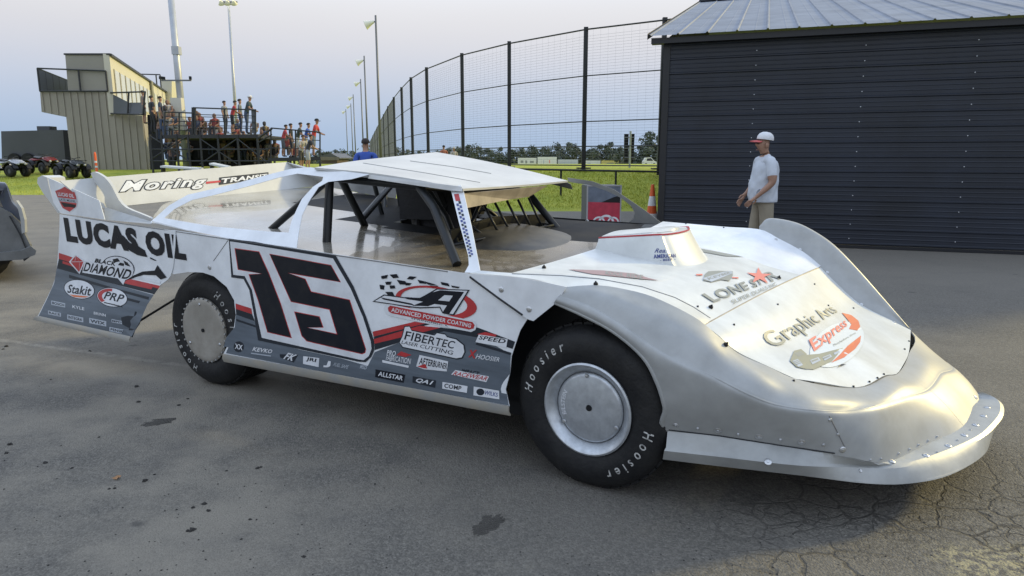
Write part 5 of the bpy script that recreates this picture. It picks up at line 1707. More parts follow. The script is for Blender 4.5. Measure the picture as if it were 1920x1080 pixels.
# dark signal board on posts, behind the fence
y = 30
t = thing('signal_board', 'dark narrow signal board on a pale post beyond the catch fence', 'sign', (at_y(1180, 312, y).x, y, 1.0))
o_ = Vector(t.location)
for x0, x1 in ((1171, 1179), (1183, 1190)):
    q = [at_y(x0, 251, y) - o_, at_y(x1, 251, y) - o_, at_y(x1 - 2, 306, y) - o_, at_y(x0 - 1, 306, y) - o_]
    MB().prism(q, (0, .12, 0)).build('panel', M_BLK, t)
MB().tube([at_y(1182, 246, y) - o_ + Vector((0, -.05, 0)), at_y(1180, 318, y) - o_ + Vector((0, -.05, 0))], .045, 8).build('post', mat('pale_weathered_post', (.33, .36, .32), .6), t)
for yy in (258, 278, 296):
    MB().tube([at_y(1171, yy, y - .06) - o_, at_y(1190, yy, y - .06) - o_], .02, 6).build('cross_bar', M_POLE, t)

# ------------------------------------------------------------------ far boards along the track and trees
M_BRD = [mat('far_board_white', (.66, .66, .60), .5), mat('far_board_yellow', (.62, .52, .16), .5), mat('far_board_grey', (.48, .50, .52), .5)]
def far_board(x0, x1, yt, ybm, y, m, label, marks=()):
    a, b = at_y(x0, yt, y), at_y(x1, yt, y)
    zb = at_y(x0, ybm, y).z
    t = thing('advertising_board', label, 'billboard', ((a.x + b.x) / 2, y, zb), 0, 'far boards along the track')
    w, h = b.x - a.x, a.z - zb
    MB().box((0, .1, h / 2), (w, .15, h)).build('panel', m, t)
    for s in (-.42, .42):
        g = ground_z(t.location.x + s * w, y) - zb
        MB().box((s * w, .25, (h * .9 + g) / 2), (.15, .12, h * .9 - g)).build('post', M_POLE, t)
    for (u0, u1, v0, v1, mm) in marks:
        MB().box(((u0 + u1 - 1) / 2 * w, .02, (v0 + v1) / 2 * h), ((u1 - u0) * w, .012, (v1 - v0) * h)).build('mark', mm, t)
far_board(971, 1006, 296, 312, 150, M_BRD[0], 'cream board with small dark marks, leftmost of the far row', ((.15, .3, .4, .7, PGR), (.4, .5, .35, .7, PGR), (.65, .85, .4, .65, PGR)))
far_board(1008, 1044, 294, 314, 149, M_BRD[0], 'largest white board of the far row, with a round mark', ((.3, .34, .3, .7, PL), (.6, .65, .4, .7, PSF)))
far_board(1046, 1084, 299, 312, 150, M_BRD[2], 'pale grey board of the far row, left of the thick fence post', ((.1, .9, .45, .6, PL),))
far_board(1095, 1126, 301, 313, 150, M_BRD[0], 'cream board of the far row, right of the thick fence post', ((.2, .4, .35, .65, PL),))
far_board(1128, 1160, 301, 312, 151, M_BRD[1], 'yellow board of the far row, left of the signal board', ((.3, .7, .4, .6, PF),))
far_board(1192, 1204, 303, 312, 152, M_BRD[2], 'small pale board of the far row, right of the signal board')
# domed pale vehicle far off near the shed
y = 140
p = at_y(1217, 312, y)
t = thing('parked_van', 'small pale van far beyond the fence, close to the shed corner', 'van', (p.x, y, p.z))
rows = [[Vector((x_, -.9, z_)) for x_, z_ in ((-1.3, .3), (-1.25, 1.0), (-.8, 1.7), (.2, 1.75), (.8, 1.1), (1.3, .9), (1.35, .3))]]
MB().prism([tuple(v) for v in rows[0]], (0, 1.8, 0)).build('body', M_BRD[0], t)
MB().prism([(-.7, -.92, 1.1), (-.6, -.92, 1.55), (.15, -.92, 1.6), (.6, -.92, 1.1)], (0, .02, 0)).build('side_window', M_BLK, t)
for sx in (-.8, .8):
    MB().lathe([(0, -.1), (.32, -.1), (.32, .1), (0, .1)], 14, Matrix.Translation((sx, -.85, .32)), axis='Y').build('wheel', M_RUBBER, t)
# low building roof seen left of the poles
q = [at_y(x, yy, 70) for x, yy in ((603, 290), (622, 290), (636, 297), (636, 306), (603, 306))]
t = thing('low_building', 'low brown roofed hut far off, left of the man in blue', 'building', (0, 0, 0))
MB().prism([at_y(x, yy, 70) for x, yy in ((603, 294), (632, 296), (632, 308), (603, 308))], (0, 5, 0)).build('wall', mat('brown_wall', (.10, .075, .06), .7), t)
MB().prism([at_y(x, yy, 69.6) for x, yy in ((600, 293), (620, 287), (637, 296), (637, 298), (600, 296))], (0, 6, 0)).build('roof', M_DGREY, t)

M_LEAF = [mat('tree_leaf_a', (.085, .105, .08), .7, var=.4, vscale=1.5, spec=.15), mat('tree_leaf_b', (.10, .12, .09), .7, var=.4, vscale=1.5, spec=.15)]  # greyed and lightened leaf colours stand in for distance haze
M_BARK = mat('bark', (.06, .05, .04), .9)
def make_tree_mesh(seed, h, wd, n):
    rnd = random.Random(seed)
    mb = MB()
    lobes = []
    for k in range(13):
        a = rnd.uniform(0, 2 * math.pi)
        zz = h * rnd.uniform(.22, .90)
        rr = wd * (.55 - .42 * abs(zz / h - .5)) * rnd.uniform(.2, 1.0)
        lobes.append((Vector((rr * math.cos(a), rr * math.sin(a), zz)), h * rnd.uniform(.10, .2)))
    lobes.append((Vector((0, 0, h * .9)), h * .1))
    for i in range(n):
        c, r = rnd.choice(lobes)
        d = Vector((rnd.gauss(0, 1), rnd.gauss(0, 1), rnd.gauss(0, 1))).normalized()
        p = c + d * r * (rnd.random() ** .4) * 1.1
        s = h * rnd.uniform(.022, .045)
        u = Vector((rnd.gauss(0, 1), rnd.gauss(0, 1), rnd.gauss(0, 1))).normalized()
        v = u.cross(d)
        if v.length < .1: continue
        v.normalize()
        mb.add([p - u * s, p + v * s * .7, p + u * s, p - v * s * .7], [(0, 1, 2, 3)])
    return mb
TM = []
for k in range(4):
    o = make_tree_mesh(20 + k, 10, 9 + k, 1500).build('crown', M_LEAF[k % 2], None, recalc=False)
    TM.append(o.data)
    bpy.data.objects.remove(o)
mb = MB().tube([(0, 0, -.5), (.1, 0, 2.5), (0, .1, 6)], [.3, .22, .08], 8)
for k in range(5):
    a = k * 1.3
    mb.tube([(.05, 0, 2.2 + k * .6), (1.6 * math.cos(a), 1.6 * math.sin(a), 4.2 + k * .7)], [.1, .03], 5)
o = mb.build('trunk', M_BARK, None); TRK = o.data; bpy.data.objects.remove(o)
tree_rows = []
rnd = random.Random(3)
where = {0: 'left of the light poles', 1: 'behind the receding fence', 2: 'behind the far boards', 3: 'by the shed corner'}
xx = 596
ti = 0
while xx < 1262:
    if xx < 700: top, d = rnd.uniform(279, 285), 210
    elif xx < 870: top, d = rnd.uniform(274, 284), 200
    elif xx < 1165: top, d = rnd.uniform(264, 279), 195
    else: top, d = 282 - (xx - 1165) * .42 + rnd.uniform(-4, 4), 150
    d += rnd.uniform(-12, 12)
    p = at_y(xx, top, d)
    g = ground_z(p.x, d)
    h = p.z - g
    tree_rows.append((xx, p.x, d, g, h))
    xx += rnd.uniform(15, 22)
ordn = ['first', 'second', 'third', 'fourth', 'fifth', 'sixth', 'seventh', 'eighth', 'ninth', 'tenth', 'eleventh', 'twelfth', 'thirteenth', 'fourteenth', 'fifteenth', 'sixteenth', 'seventeenth', 'eighteenth']
grp = {}
for (sx_, x_, d, g, h) in tree_rows:
    z_ = 'between the hut and the fence' if sx_ < 700 else 'behind the receding fence' if sx_ < 870 else 'behind the far boards' if sx_ < 1165 else 'rising towards the shed corner'
    k = grp.get(z_, 0); grp[z_] = k + 1
    t = thing('far_tree', f'dark green far tree {z_}, {ordn[k]} from the left there', 'tree', (x_, d, g - .2), rnd.uniform(0, 6.28), 'far trees beyond the track')
    i = rnd.randrange(4)
    s = h / 10.0
    c_ = link('crown', TM[i], t); c_.scale = (s * 1.25, s * 1.25, s)
    k_ = link('trunk', TRK, t); k_.scale = (s, s, s * .95)
# scrub closing the gaps under the trees
mb = MB()
rnd = random.Random(9)
for i in range(5000):
    d = rnd.uniform(200, 215); px = rnd.uniform(560, 1290)
    p = at_y(px, 298, d); z = ground_z(p.x, d) + abs(rnd.gauss(0, 1.5))
    s = rnd.uniform(.25, .6)
    u = Vector((rnd.gauss(0, 1), rnd.gauss(0, 1), rnd.gauss(0, 1))).normalized(); v = u.orthogonal().normalized()
    q = Vector((p.x, d, z))
    mb.add([q - u * s, q + v * s, q + u * s, q - v * s], [(0, 1, 2, 3)])
o = mb.build('undergrowth', M_LEAF[0], None, recalc=False); o['kind'] = 'stuff'; o['label'] = 'dark undergrowth beneath the far line of trees'; o['category'] = 'undergrowth'

# grass blades on the banks in view
mb = MB()
rnd = random.Random(5)
for i in range(26000):
    if i % 3:
        p = Vector((rnd.uniform(-3, 5.5), rnd.uniform(19.2, 26.5), 0))
    else:
        y = rnd.uniform(27.6, 34); p = Vector((rnd.uniform(-27, -14), y, 0))
    if p.y < asphalt_edge(p.x) - .1: continue
    z = ground_z(p.x, p.y) - .015
    a = rnd.uniform(0, 6.28); h = rnd.uniform(.03, .085); w = .012
    mb.add([(p.x - w * math.cos(a), p.y - w * math.sin(a), z), (p.x + w * math.cos(a), p.y + w * math.sin(a), z), (p.x + rnd.gauss(0, .025), p.y + rnd.gauss(0, .025), z + h)], [(0, 1, 2)], rnd.randrange(2))
o = mb.build('grass', [mat('grass_blade_a', (.45, .46, .075), .8, spec=.2), mat('grass_blade_b', (.30, .35, .055), .8, spec=.2)], None, recalc=False)
o['kind'] = 'stuff'; o['label'] = 'short green grass on the banks beyond the asphalt'; o['category'] = 'grass'

# ------------------------------------------------------------------ another race car's nose at the left edge
M_NAVY = mat('navy_blue_paint', (.020, .028, .05), .3, var=.3, vscale=3, coat=.5)
M_DUST = mat('dusty_pale_panel', (.13, .135, .135), .4, var=.3, vscale=5)
oc = thing('race_car', 'navy and dusty grey race car with only its nose showing at the left edge', 'race car', (0, 0, 0))
OY = 8.0
def oy(px, py, y=OY): return at_y(px, py, y)
# silhouette of the near side, three lofted stations across the car
sil = [(-140, 330), (-60, 333), (0, 339), (12, 341), (22, 354), (29, 374), (41, 388), (49, 411), (55, 440), (59, 456), (67, 474)]
near = [oy(x, y) for x, y in sil]
rows = []
for k, (dy, ins, dz) in enumerate(((0, .10, -.10), (.06, .02, -.01), (.5, 0.0, .0), (1.1, .03, -.01), (1.65, .0, .0), (1.75, .1, -.1))):
    rows.append([oy(x_ - dy * 26 * (i > 1), y_, OY + dy) + Vector((-ins * (i > 3) - .05 * (k in (0, 5)), 0, dz * (i > 1) - dy * .06 * (i > 1))) for i, (x_, y_) in enumerate(sil)])
sheet(loft(rows, 4, 3), .01).build('nose_shell', M_NAVY, oc, smooth=True, angle=50)
side = [oy(x, y, OY - .02) for x, y in ((-140, 372), (-40, 380), (0, 388), (20, 400), (34, 415), (47, 440), (56, 458), (60, 478), (20, 482), (-30, 480), (-60, 440), (-140, 430))]
MB().prism(side, (0, .03, 0)).build('side_panel', M_DUST, oc)
MB().prism([oy(x, y, OY - .03) for x, y in ((30, 376), (40, 390), (46, 412), (47, 436), (41, 438), (38, 410))], (0, .04, 0)).build('wheel_flare', M_PLAST, oc)
lp2 = [oy(x, y, OY - .10) for x, y in ((-60, 490), (0, 489), (40, 487), (66, 478), (68, 470), (58, 462), (40, 470), (0, 474))]
MB().prism(lp2, (-1.25, 1.6, 0)).build('splitter_lip', M_DUST, oc)
MB().tube([oy(18, 405, OY - .035), oy(38, 440, OY - .035), oy(52, 474, OY - .035)], .008, 5).build('panel_joint', M_BLK, oc)
MB().lathe([(0, -.02), (.2, -.02), (.34, 0), (.36, .06), (.36, .3), (.3, .34)], 40, Matrix.Translation((oy(-70, 480).x, OY + .0, .36)), axis='Y').build('wheel', M_RUBBER, oc, smooth=True, angle=50)
q = [oy(x, y, OY + .05) for x, y in ((-400, 345), (-140, 330), (-140, 470), (-400, 470))]
MB().prism(q, (-.6, 1.5, 0)).build('body_side', M_NAVY, oc)
MB().lathe([(0, -.02), (.2, -.02), (.34, 0), (.36, .06), (.36, .3), (.3, .34)], 40, Matrix.Translation((oy(-340, 480).x, OY + .0, .36)), axis='Y').build('wheel', M_RUBBER, oc, smooth=True, angle=50)

# ------------------------------------------------------------------ dirt on the paving
M_CLOD = mat('dry_mud_clod', (.028, .026, .023), .95, bump=.5, bscale=60)
mb = MB()
rnd = random.Random(12)
def clod(p, s):
    a0 = rnd.uniform(0, 6.28)
    vs = [Vector((p.x + s * rnd.uniform(.6, 1.2) * math.cos(a0 + k * 1.047), p.y + s * rnd.uniform(.6, 1.2) * math.sin(a0 + k * 1.047), .0005)) for k in range(6)]
    vs += [Vector((p.x + s * .5 * math.cos(a0 + k * 1.047 + .3), p.y + s * .5 * math.sin(a0 + k * 1.047 + .3), s * rnd.uniform(.35, .7))) for k in range(6)]
    mb.add(vs, [(k, (k + 1) % 6, 6 + (k + 1) % 6, 6 + k) for k in range(6)] + [tuple(range(6, 12))])
for x, y, s in ((18, 834, .016), (12, 850, .014), (85, 868, .013), (135, 878, .009), (290, 890, .008), (272, 902, .015), (205, 917, .008), (215, 916, .008), (383, 945, .013), (391, 958, .011), (362, 952, .010), (331, 956, .006), (309, 958, .005), (360, 994, .017), (352, 996, .010), (469, 974, .008), (453, 1011, .006), (483, 878, .012), (490, 876, .008), (425, 883, .008), (256, 725, .018), (260, 754, .014), (335, 760, .014), (352, 748, .01), (95, 712, .008), (168, 658, .010), (12, 650, .02), (6, 655, .012), (186, 820, .008), (703, 908, .007), (570, 1044, .008), (782, 822, .008), (170, 659, .008), (720, 915, .005), (560, 850, .006)):
    clod(gp(x, y), s)
for i in range(420):
    px, py = rnd.uniform(0, 1920), 640 + 440 * rnd.random() ** .7
    clod(gp(px, py), rnd.uniform(.0015, .005))
o = mb.build('dirt_clods', M_CLOD, None); o['kind'] = 'stuff'; o['label'] = 'small dark clods of dried mud scattered over the asphalt'; o['category'] = 'dirt'
# muddy tread prints: little pressed blocks of mud
def tread_print(quad, nu, nv, label, seed):
    rnd = random.Random(seed)
    h = homography(quad)
    mb = MB()
    for i in range(nu):
        for j in range(nv):
            u, v = (i + .5 * (j % 2)) / nu, j / nv
            if (u - .5) ** 2 * 3.2 + (v - .5) ** 2 * 3.2 > .8 * rnd.uniform(.5, 1.1): continue
            du, dv = .8 / nu, .8 / nv
            q = [gp(*h(u + a * du, v + b * dv)) for a, b in ((0, 0), (1, 0), (1, 1), (0, 1))]
            z = rnd.uniform(.001, .003)
            mb.add(q + [p + Vector((0, 0, z)) for p in q], [(4, 5, 6, 7), (0, 1, 5, 4), (1, 2, 6, 5), (2, 3, 7, 6), (3, 0, 4, 7)])
    o = mb.build('mud_print', mat('mud_smear', (.060, .056, .049), .9), None)
    o['kind'] = 'stuff'; o['label'] = label; o['category'] = 'mud print'
tread_print([(242, 808), (318, 795), (336, 783), (262, 788)], 9, 9, 'dark muddy tread print on the asphalt left of the car', 1)
tread_print([(870, 1015), (930, 1000), (955, 962), (892, 968)], 11, 9, 'dark muddy tread print at the bottom, below the front tyre', 2)
# fallen leaf
p = gp(219, 898)
lf = MB()
vs = [Vector((p.x + .022 * math.cos(a) * (1 if k % 2 else .55), p.y + .022 * math.sin(a) * (1 if k % 2 else .55), .004 + .004 * (k % 3))) for k, a in enumerate([R(20 + 40 * i) for i in range(9)])]
lf.add([p + Vector((0, 0, .006))] + vs, [(0, 1 + k, 1 + (k + 1) % 9) for k in range(9)])
tag(lf.build('fallen_leaf', mat('orange_leaf', (.30, .16, .07), .7)), 'single dry orange leaf lying on the asphalt', 'leaf')

# ================================================================== PEOPLE
def person(name, label, loc, rz, shirt, lower, skin=(.36, .20, .13), hat=None, brim=None, height=1.75, pose='stand', shorts=True, group=None, fine=1, hair=(.03, .022, .018), fat=1.0):
    S = height / 1.75
    V, E, RR, TG = [], [], [], []
    def n(p, r, tg, par=None):
        V.append(Vector(p) * S); RR.append((r if isinstance(r, tuple) else (r, r))); TG.append(tg)
        if par is not None: E.append((par, len(V) - 1))
        return len(V) - 1
    # person faces +y, x to their right
    lean = {'stand': 0.0, 'rail': .17, 'walk': .05, 'man': .02}[pose]
    f = fat
    pel = n((0, 0, .96), (.155 * f, .125 * f), 'low')
    wai = n((0, lean * .25 + .015 * (f - 1) * 4, 1.10), (.155 * f, .130 * f), 'shirt', pel)
    che = n((0, lean * .7, 1.30), (.170 * f, .130 * f), 'shirt', wai)
    sho = n((0, lean * .95, 1.43), (.13, .085), 'shirt', che)
    nec = n((0, lean * 1.08 + .01, 1.50), .055, 'skin', sho)
    hd0 = n((0, lean * 1.15 + .025, 1.575), (.066, .078), 'skin', nec)
    hd1 = n((0, lean * 1.18 + .02, 1.655), (.076, .092), 'skin', hd0)
    hd2 = n((0, lean * 1.18 + .005, 1.715), (.055, .066), 'skin', hd1)
    if fine > 1:
        nose_ = n((0, lean * 1.15 + .135, 1.625), .012, 'skin', hd0)
    hands = []
    for s in (-1, 1):
        sh_ = n((s * .185, lean * .95, 1.415), (.068, .068), 'shirt', sho)
        if pose == 'rail':
            el = n((s * .25, lean + .06, 1.15), .043, 'skin', sh_); wr = n((s * .16, lean + .27, 1.06), .028, 'skin', el)
        elif pose == 'man':
            el = n((s * .255, .01, 1.14), .046, 'skin', sh_); wr = n((s * .225, .16 if s > 0 else .20, .965), .030, 'skin', el)
        elif pose == 'walk':
            el = n((s * .245, .03 * s, 1.14), .042, 'skin', sh_); wr = n((s * .25, .10 * s + .04, .90), .028, 'skin', el)
        else:
            el = n((s * .235, -.01, 1.14), .042, 'skin', sh_); wr = n((s * .23, .06, .90), .028, 'skin', el)
        # sleeve end partway down the upper arm
        mid = (V[sh_] * .42 + V[el] * .58) / S
        sl_e = n(mid, .072 if shirt else .05, 'shirt')
        E.remove((sh_, el)); E.append((sh_, sl_e)); E.append((sl_e, el))
        d = (V[wr] - V[el]).normalized()
        pl = n((V[wr] + d * .055 * S) / S, (.036, .022), 'skin', wr)
        side = Vector((0, 0, 1)).cross(d); side = side.normalized() if side.length > .1 else Vector((0, 1, 0))
        up_d = d.cross(side)
        if fine > 1:
            bend = Vector((-s * .5, .2, -.6))
            for k, (o_, L_) in enumerate(((-.026, .058), (-.009, .070), (.009, .074), (.026, .066))):
                spread = d.cross(Vector((s, 0, 0))).normalized()
                b0 = n((V[pl] + d * .045 * S + spread * o_ * S) / S, .0092, 'skin', pl)
                b1 = n((V[b0] + (d + bend * .25).normalized() * L_ * .55 * S) / S, .0085, 'skin', b0)
                b2 = n((V[b1] + (d * .5 + bend).normalized() * L_ * .5 * S) / S, .0072, 'skin', b1)
            th = n((V[wr] + d * .035 * S + d.cross(Vector((s, 0, 0))).normalized() * -.04 * S) / S, .011, 'skin', wr)
            n((V[th] + d * .045 * S + bend * .012 * S) / S, .009, 'skin', th)
        else:
            n((V[pl] + d * .07 * S) / S, (.028, .014), 'skin', pl)
    for s in (-1, 1):
        st = {'walk': .16 * s, 'man': .07 * s, 'rail': .05 * s, 'stand': .03 * s}[pose]
        hip = n((s * .095, 0, .88), (.105, .11), 'low', pel)
        kn = n((s * .11, st * .5 + .02, .50), (.082, .085) if shorts else .062, 'low', hip)
        if shorts:
            k2 = n((s * .11, st * .52 + .02, .45), .055, 'skin', kn)
        else:
            k2 = kn
        cf = n((s * .112, st * .8 - .015, .32), .056 if shorts else .06, 'skin' if shorts else 'low', k2)
        an = n((s * .115, st - .02, .09), .036 if shorts else .052, 'skin' if shorts else 'low', cf)
        ft_ = n((s * .12, st + .01, .045), .042, 'shoe', an)
        n((s * .13, st + .15, .035), (.042, .03), 'shoe', ft_)
    me = bpy.data.meshes.new('skel')
    me.from_pydata([tuple(v) for v in V], E, [])
    ob = bpy.data.objects.new('skel', me)
    C.objects.link(ob)
    md = ob.modifiers.new('s', 'SKIN'); md.use_smooth_shade = True; md.branch_smoothing = .6
    sv = me.skin_vertices[0].data
    for i, r in enumerate(RR):
        sv[i].radius = (r[0] * S, r[1] * S)
        sv[i].use_root = (i == 0)
    sb_ = ob.modifiers.new('d', 'SUBSURF'); sb_.levels = fine; sb_.render_levels = fine
    dg = bpy.context.evaluated_depsgraph_get()
    dg.update()
    body = bpy.data.meshes.new_from_object(ob.evaluated_get(dg))
    bpy.data.objects.remove(ob)
    mk = lambda c, nm, r=.8: mat(nm + '_%02x%02x%02x' % tuple(int(max(0, min(1, q)) * 255) for q in c), c, r, var=.12, vscale=9, bump=.25 if nm == 'cloth' else .05, bscale=14)
    body.materials.clear()
    order = {'shirt': 0, 'low': 1, 'skin': 2, 'shoe': 3}
    for q in (mk(shirt, 'cloth'), mk(lower, 'cloth'), mk(skin, 'skin', .5), mk((.05, .05, .05), 'shoe', .6)):
        body.materials.append(q)
    seg = [(V[a], V[b], TG[a], TG[b]) for a, b in E]
    mis = []
    for pl_ in body.polygons:
        c = pl_.center
        best, tg = 1e9, 'skin'
        for a, b, ta, tb in seg:
            ab = b - a
            t = max(0, min(1, (c - a).dot(ab) / ab.length_squared))
            dd = (c - (a + ab * t)).length
            if dd < best:
                best = dd
                if ta == 'shirt' and tb == 'skin': tg = 'shirt' if t < (.5 if b.z > 1.44 * S else .22) else 'skin'
                elif ta == 'low' and tb == 'skin': tg = 'low' if t < .5 else 'skin'
                elif ta == 'low' and tb == 'shirt': tg = 'low' if t < .02 else 'shirt'
                else: tg = ta if t < .5 else tb
        mis.append(order[tg])
    body.polygons.foreach_set('material_index', mis)
    body.polygons.foreach_set('use_smooth', [True] * len(body.polygons))
    t = thing(name, label, 'person', loc, rz, group)
    link('body', body, t)
    hc = (V[hd1] + V[hd2]) / 2
    cap_m = mk(hat if hat else hair, 'cloth' if hat else 'hair')
    prof = [(.098, -.012), (.1, .0), (.096, .03), (.078, .062), (.045, .083), (.0, .09)]
    Mt = Matrix.Translation(hc + Vector((0, -.006, .0)) * S) @ Matrix.Diagonal((S * .90, S * 1.08, S, 1)) @ Matrix.Rotation(R(8 if hat else 14), 4, 'X')
    cap = MB().lathe(prof, 18, Mt).build('cap' if hat else 'hair', cap_m, t, smooth=True)
    if hat:
        rows = []
        for i in range(5):
            a = R(35 + 110 * i / 4)
            rows.append([hc + Vector((math.cos(a) * r_ * .9, math.sin(a) * r_ * (1.0 + .75 * (r_ > .1) * math.sin(a)), -.012 - (.012 if r_ > .1 else 0) - .02 * abs(math.cos(a)))) * S for r_ in (.085, .112)])
        sheet(loft(rows, 2, 2), .005).build('brim', mk(brim or hat, 'cloth'), cap, smooth=True)
    if fine > 1:
        for s in (-1, 1):
            MB().lathe([(.0, -.008), (.018, -.006), (.024, 0), (.018, .006), (0, .008)], 10, Matrix.Translation(V[hd0] + Vector((s * .078, -.012, .03)) * S) @ Matrix.Rotation(R(90), 4, 'Y') @ Matrix.Diagonal((1.5, 1, 1, 1))).build('ear', mk(skin, 'skin', .5), t, smooth=True)
            MB().lathe([(.0, .010), (.008, .007), (.011, 0)], 8, Matrix.Translation(V[hd0] + Vector((s * .032, .085, .055)) * S) @ Matrix.Rotation(R(-90), 4, 'X')).build('eye', M_BLK, t, smooth=True)
        MB().box(V[hd0] + Vector((0, .082, -.025)) * S, (.045, .01, .008)).build('mouth', mk((.25, .10, .08), 'skin', .5), t)
    return t, hc

# man at the shed: white cap with a red brim, pale T-shirt, khaki shorts, facing left
p = at_y(1440, 250, 8.9)
man, hc = person('person', 'man in white cap with red brim, pale T-shirt and khaki shorts, before the shed', (p.x, 8.9, 0), R(94), (.50, .54, .60), (.25, .22, .165),
                 skin=(.30, .17, .115), hat=(.66, .67, .70), brim=(.50, .10, .10), height=p.z / 1.0 - .005, pose='man', fine=2, fat=1.12)
S = (p.z - .005) / 1.75
# shirt hem hanging loose over the shorts, and a watch
rows = []
for k, (z, a, b, dy) in enumerate(((1.43, .10, .085, -.005), (1.395, .185, .118, -.005), (1.32, .20, .148, 0), (1.22, .196, .160, .008), (1.10, .190, .172, .018), (1.0, .188, .172, .018), (.92, .190, .168, .012), (.895, .186, .164, .012))):
    rows.append([Vector((math.cos(R(i * 15)) * a * (1 + .02 * math.sin(i * 1.7 + k)), math.sin(R(i * 15)) * b * (1 + .025 * math.sin(i * 2.3 + k * .6)) + dy, z)) * S for i in range(25)])
rows = loft(rows, 5, 3)
for i_, r_ in enumerate(rows):
    for j_, p_ in enumerate(r_):
        z_ = p_.z / S
        a_ = j_ / (len(r_) - 1) * 2 * math.pi
        k_ = .010 * math.sin(3 * a_ + 26 * z_) * math.sin(9 * z_ + 2 * a_) + .006 * math.sin(7 * a_ - 40 * z_)
        k_ *= min(1, max(0, (1.38 - z_) * 5))
        p_.x *= 1 + k_ * 3; p_.y *= 1 + k_ * 3
sheet(rows, .004).build('loose_tshirt', bpy.data.materials.get('cloth_7f8999') or MATS['print_light_grey'], man, smooth=True)
MB().lathe([(.034, -.012), (.036, 0), (.034, .012)], 14, Matrix.Translation(Vector((-.205, .16, 1.03)) * S) @ Matrix.Rotation(R(-52), 4, 'X')).build('watch', PL, man)
MB().box(Vector((.03, -.158, 1.36)) * S, (.10, .004, .03)).build('shirt_print', PD, man)
MB().box(Vector((.02, -.164, 1.29)) * S, (.14, .004, .035)).build('shirt_print', PD, man)
MB().box(Vector((.03, -.166, 1.22)) * S, (.09, .004, .03)).build('shirt_print', PD, man)
# man in blue walking away behind the car
p = at_y(684, 261, 16.4)
person('person', 'man in blue T-shirt seen from behind, walking away beyond the car roof', (p.x, 16.4, 0), R(2), (.035, .085, .36), (.04, .045, .06), hair=(.025, .018, .015), height=p.z, pose='walk', fine=2, fat=1.08)
# people at the rails
G = 'spectators at the grandstand rails'
def rail_person(px, pyt, pyb, y, rz, shirt, lower, label, **k):
    pt, pb = at_y(px, pyt, y), at_y(px, pyb, y)
    person('person', label, (pb.x, y, pb.z), R(rz), shirt, lower, height=min(1.95, max(1.5, pt.z - pb.z)), group=G, **k)
rp = [
 (424, 197, 249, 34.6, -100, (.22, .24, .25), (.05, .06, .09), 'spectator in grey top, leftmost on the middle platform', dict(pose='stand', shorts=False)),
 (437, 195, 250, 33.7, -70, (.36, .04, .05), (.02, .02, .025), 'spectator in red shirt and black shorts on the middle platform', dict(pose='rail')),
 (453, 186, 250, 34.2, -80, (.16, .19, .20), (.05, .07, .12), 'spectator in grey shirt and jeans behind the tall one in the white cap', dict(pose='stand', shorts=False)),
 (464, 179, 251, 33.5, -85, (.035, .06, .065), (.05, .075, .13), 'tall spectator in white cap, dark shirt and jeans at the middle platform rail', dict(pose='rail', shorts=False, hat=(.7, .7, .7))),
 (532, 235, 294, 34.0, -75, (.42, .06, .07), (.10, .11, .12), 'spectator in red shirt, leftmost on the right platform', dict(pose='rail')),
 (548, 232, 294, 34.6, -85, (.035, .04, .045), (.05, .06, .08), 'spectator in black shirt on the right platform, beside the red shirted one', dict(pose='stand')),
 (559, 230, 294, 33.6, -80, (.045, .06, .05), (.48, .47, .43), 'spectator in dark green shirt and white shorts on the right platform', dict(pose='rail')),
 (574, 231, 294, 34.2, -85, (.05, .12, .42), (.42, .40, .34), 'spectator in blue shirt and pale shorts on the right platform', dict(pose='rail')),
 (589, 223, 294, 33.6, -90, (.50, .05, .045), (.16, .18, .21), 'spectator in black cap and bright red shirt, rightmost at the rail', dict(pose='rail', hat=(.02, .02, .02))),
 (272, 170, 232, 36.2, -60, (.22, .17, .15), (.18, .17, .15), 'spectator in brown top at the balcony corner of the tower', dict(pose='stand')),
 (289, 180, 250, 35.4, -40, (.03, .035, .045), (.03, .03, .035), 'spectator in black, left of the two by the steel mast', dict(pose='stand', shorts=False)),
 (305, 181, 250, 35.0, -70, (.035, .05, .09), (.30, .22, .08), 'spectator in navy top and tan trousers beside the steel mast', dict(pose='stand', shorts=False)),
 (566, 286, 318, 31.5, -120, (.38, .36, .34), (.05, .05, .05), 'seated-looking spectator in pale top below the right platform', dict(pose='rail')),
 (578, 283, 318, 31.0, -60, (.03, .03, .035), (.4, .4, .4), 'spectator in black and white top below the right platform', dict(pose='rail')),
]
for px, a, b, y, rz, sh_, lo_, lab, kw in rp:
    rail_person(px, a, b, y, rz, sh_, lo_, lab, **kw)
person('person', 'dark-haired spectator far behind the fence, left of the other one there', at_y(831, 300, 27) * 1.0, R(0), (.30, .10, .08), (.1, .1, .1), height=1.62 if False else 1.0, pose='stand', group='spectators behind the fence') if False else None
for px, lab, c in ((832, 'dark-haired spectator behind the fence, seen over the car roof', (.35, .12, .07)), (851, 'spectator in pale cap behind the fence, seen over the car roof', (.45, .42, .38))):
    y = 33.0
    pt = at_y(px, 273 + (px > 840) * 3, y)
    person('person', lab, (pt.x, y, ground_z(pt.x, y) - .35), R(30), c, (.08, .08, .1), height=pt.z - ground_z(pt.x, y) + .35, pose='stand', hat=(.45, .43, .38) if px > 840 else None, group='spectators behind the fence')
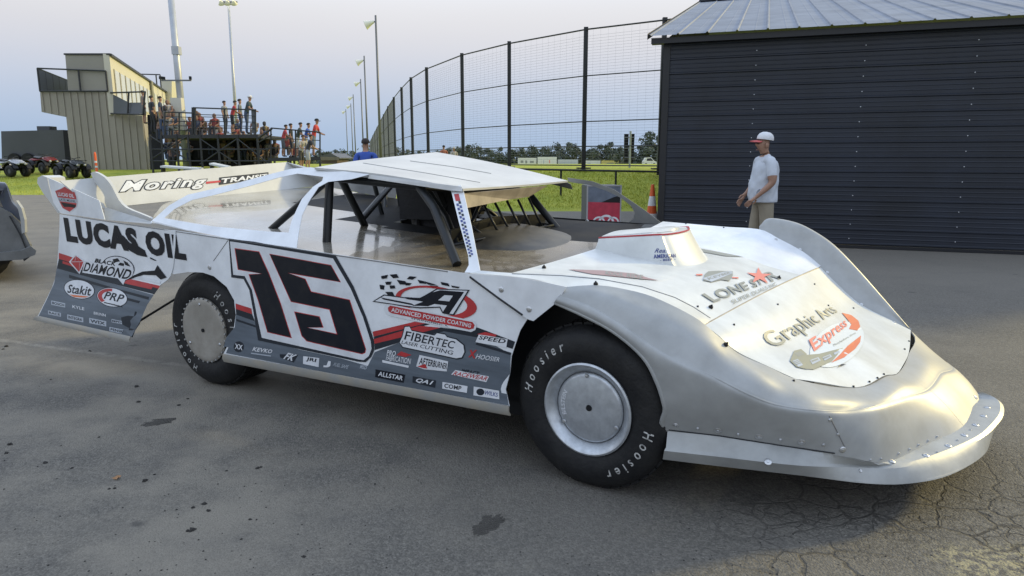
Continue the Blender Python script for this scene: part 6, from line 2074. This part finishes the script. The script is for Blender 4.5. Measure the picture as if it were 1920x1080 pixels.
# the seated crowd behind, one dense mass
mb = MB()
rnd = random.Random(31)
cols = [(.22, .13, .09), (.04, .04, .045), (.24, .06, .05), (.05, .07, .12), (.34, .33, .31), (.16, .14, .12), (.27, .20, .10)]
cm = [mat('crowd_%d' % i, c, .8) for i, c in enumerate(cols)]
def seated(p, s):
    k = rnd.randrange(len(cols)); k2 = rnd.choice((1, 3, 5))
    mb.tube([p + Vector((0, 0, .0)), p + Vector((0, .03, .28)) * s, p + Vector((0, .02, .5)) * s, p + Vector((0, 0, .56)) * s], [.15 * s, .17 * s, .19 * s, .06 * s], 7, k)
    mb.tube([p + Vector((0, -.01, .56)) * s, p + Vector((0, -.02, .64)) * s, p + Vector((0, -.01, .74)) * s, p + Vector((0, 0, .79)) * s], [.06 * s, .095 * s, .095 * s, .04 * s], 7, 0 if rnd.random() < .7 else 1)
    for q in (-.1, .1):
        mb.tube([p + Vector((q, 0, .05)) * s, p + Vector((q, -.4, .08)) * s, p + Vector((q, -.42, -.35)) * s], [.085 * s, .075 * s, .05 * s], 6, k2)
        mb.tube([p + Vector((q * 2, .02, .48)) * s, p + Vector((q * 2.3, -.05, .25)) * s, p + Vector((q * 1.2, -.3, .15)) * s], [.055 * s, .045 * s, .035 * s], 5, 0)
for i in range(55):
    y = 36.0 + rnd.random() * 6
    px = rnd.uniform(306, 505)
    k = (y - 36) / 6
    seated(at_y(px, 300 - k * 58 + rnd.uniform(-4, 4), y), rnd.uniform(.9, 1.05))
for i in range(8):
    y = 36.8 + rnd.random() * 3
    seated(at_y(rnd.uniform(486, 560), 298 - (y - 36.8) * 9 + rnd.uniform(-3, 3), y), 1.0)
for i in range(12):
    y = 34.2 + rnd.random() * 3
    seated(at_y(rnd.uniform(296, 332), 238 - (y - 34.2) * 4 + rnd.uniform(-14, 14), y), 1.0)
for i in range(7):
    y = 36.0 + rnd.random() * 2
    seated(at_y(rnd.uniform(366, 425), 246 + rnd.uniform(-10, 6), y), 1.0)
o = mb.build('crowd', cm, None); o['kind'] = 'stuff'; o['label'] = 'dense crowd seated on the grandstand benches behind the steel frame'; o['category'] = 'crowd'
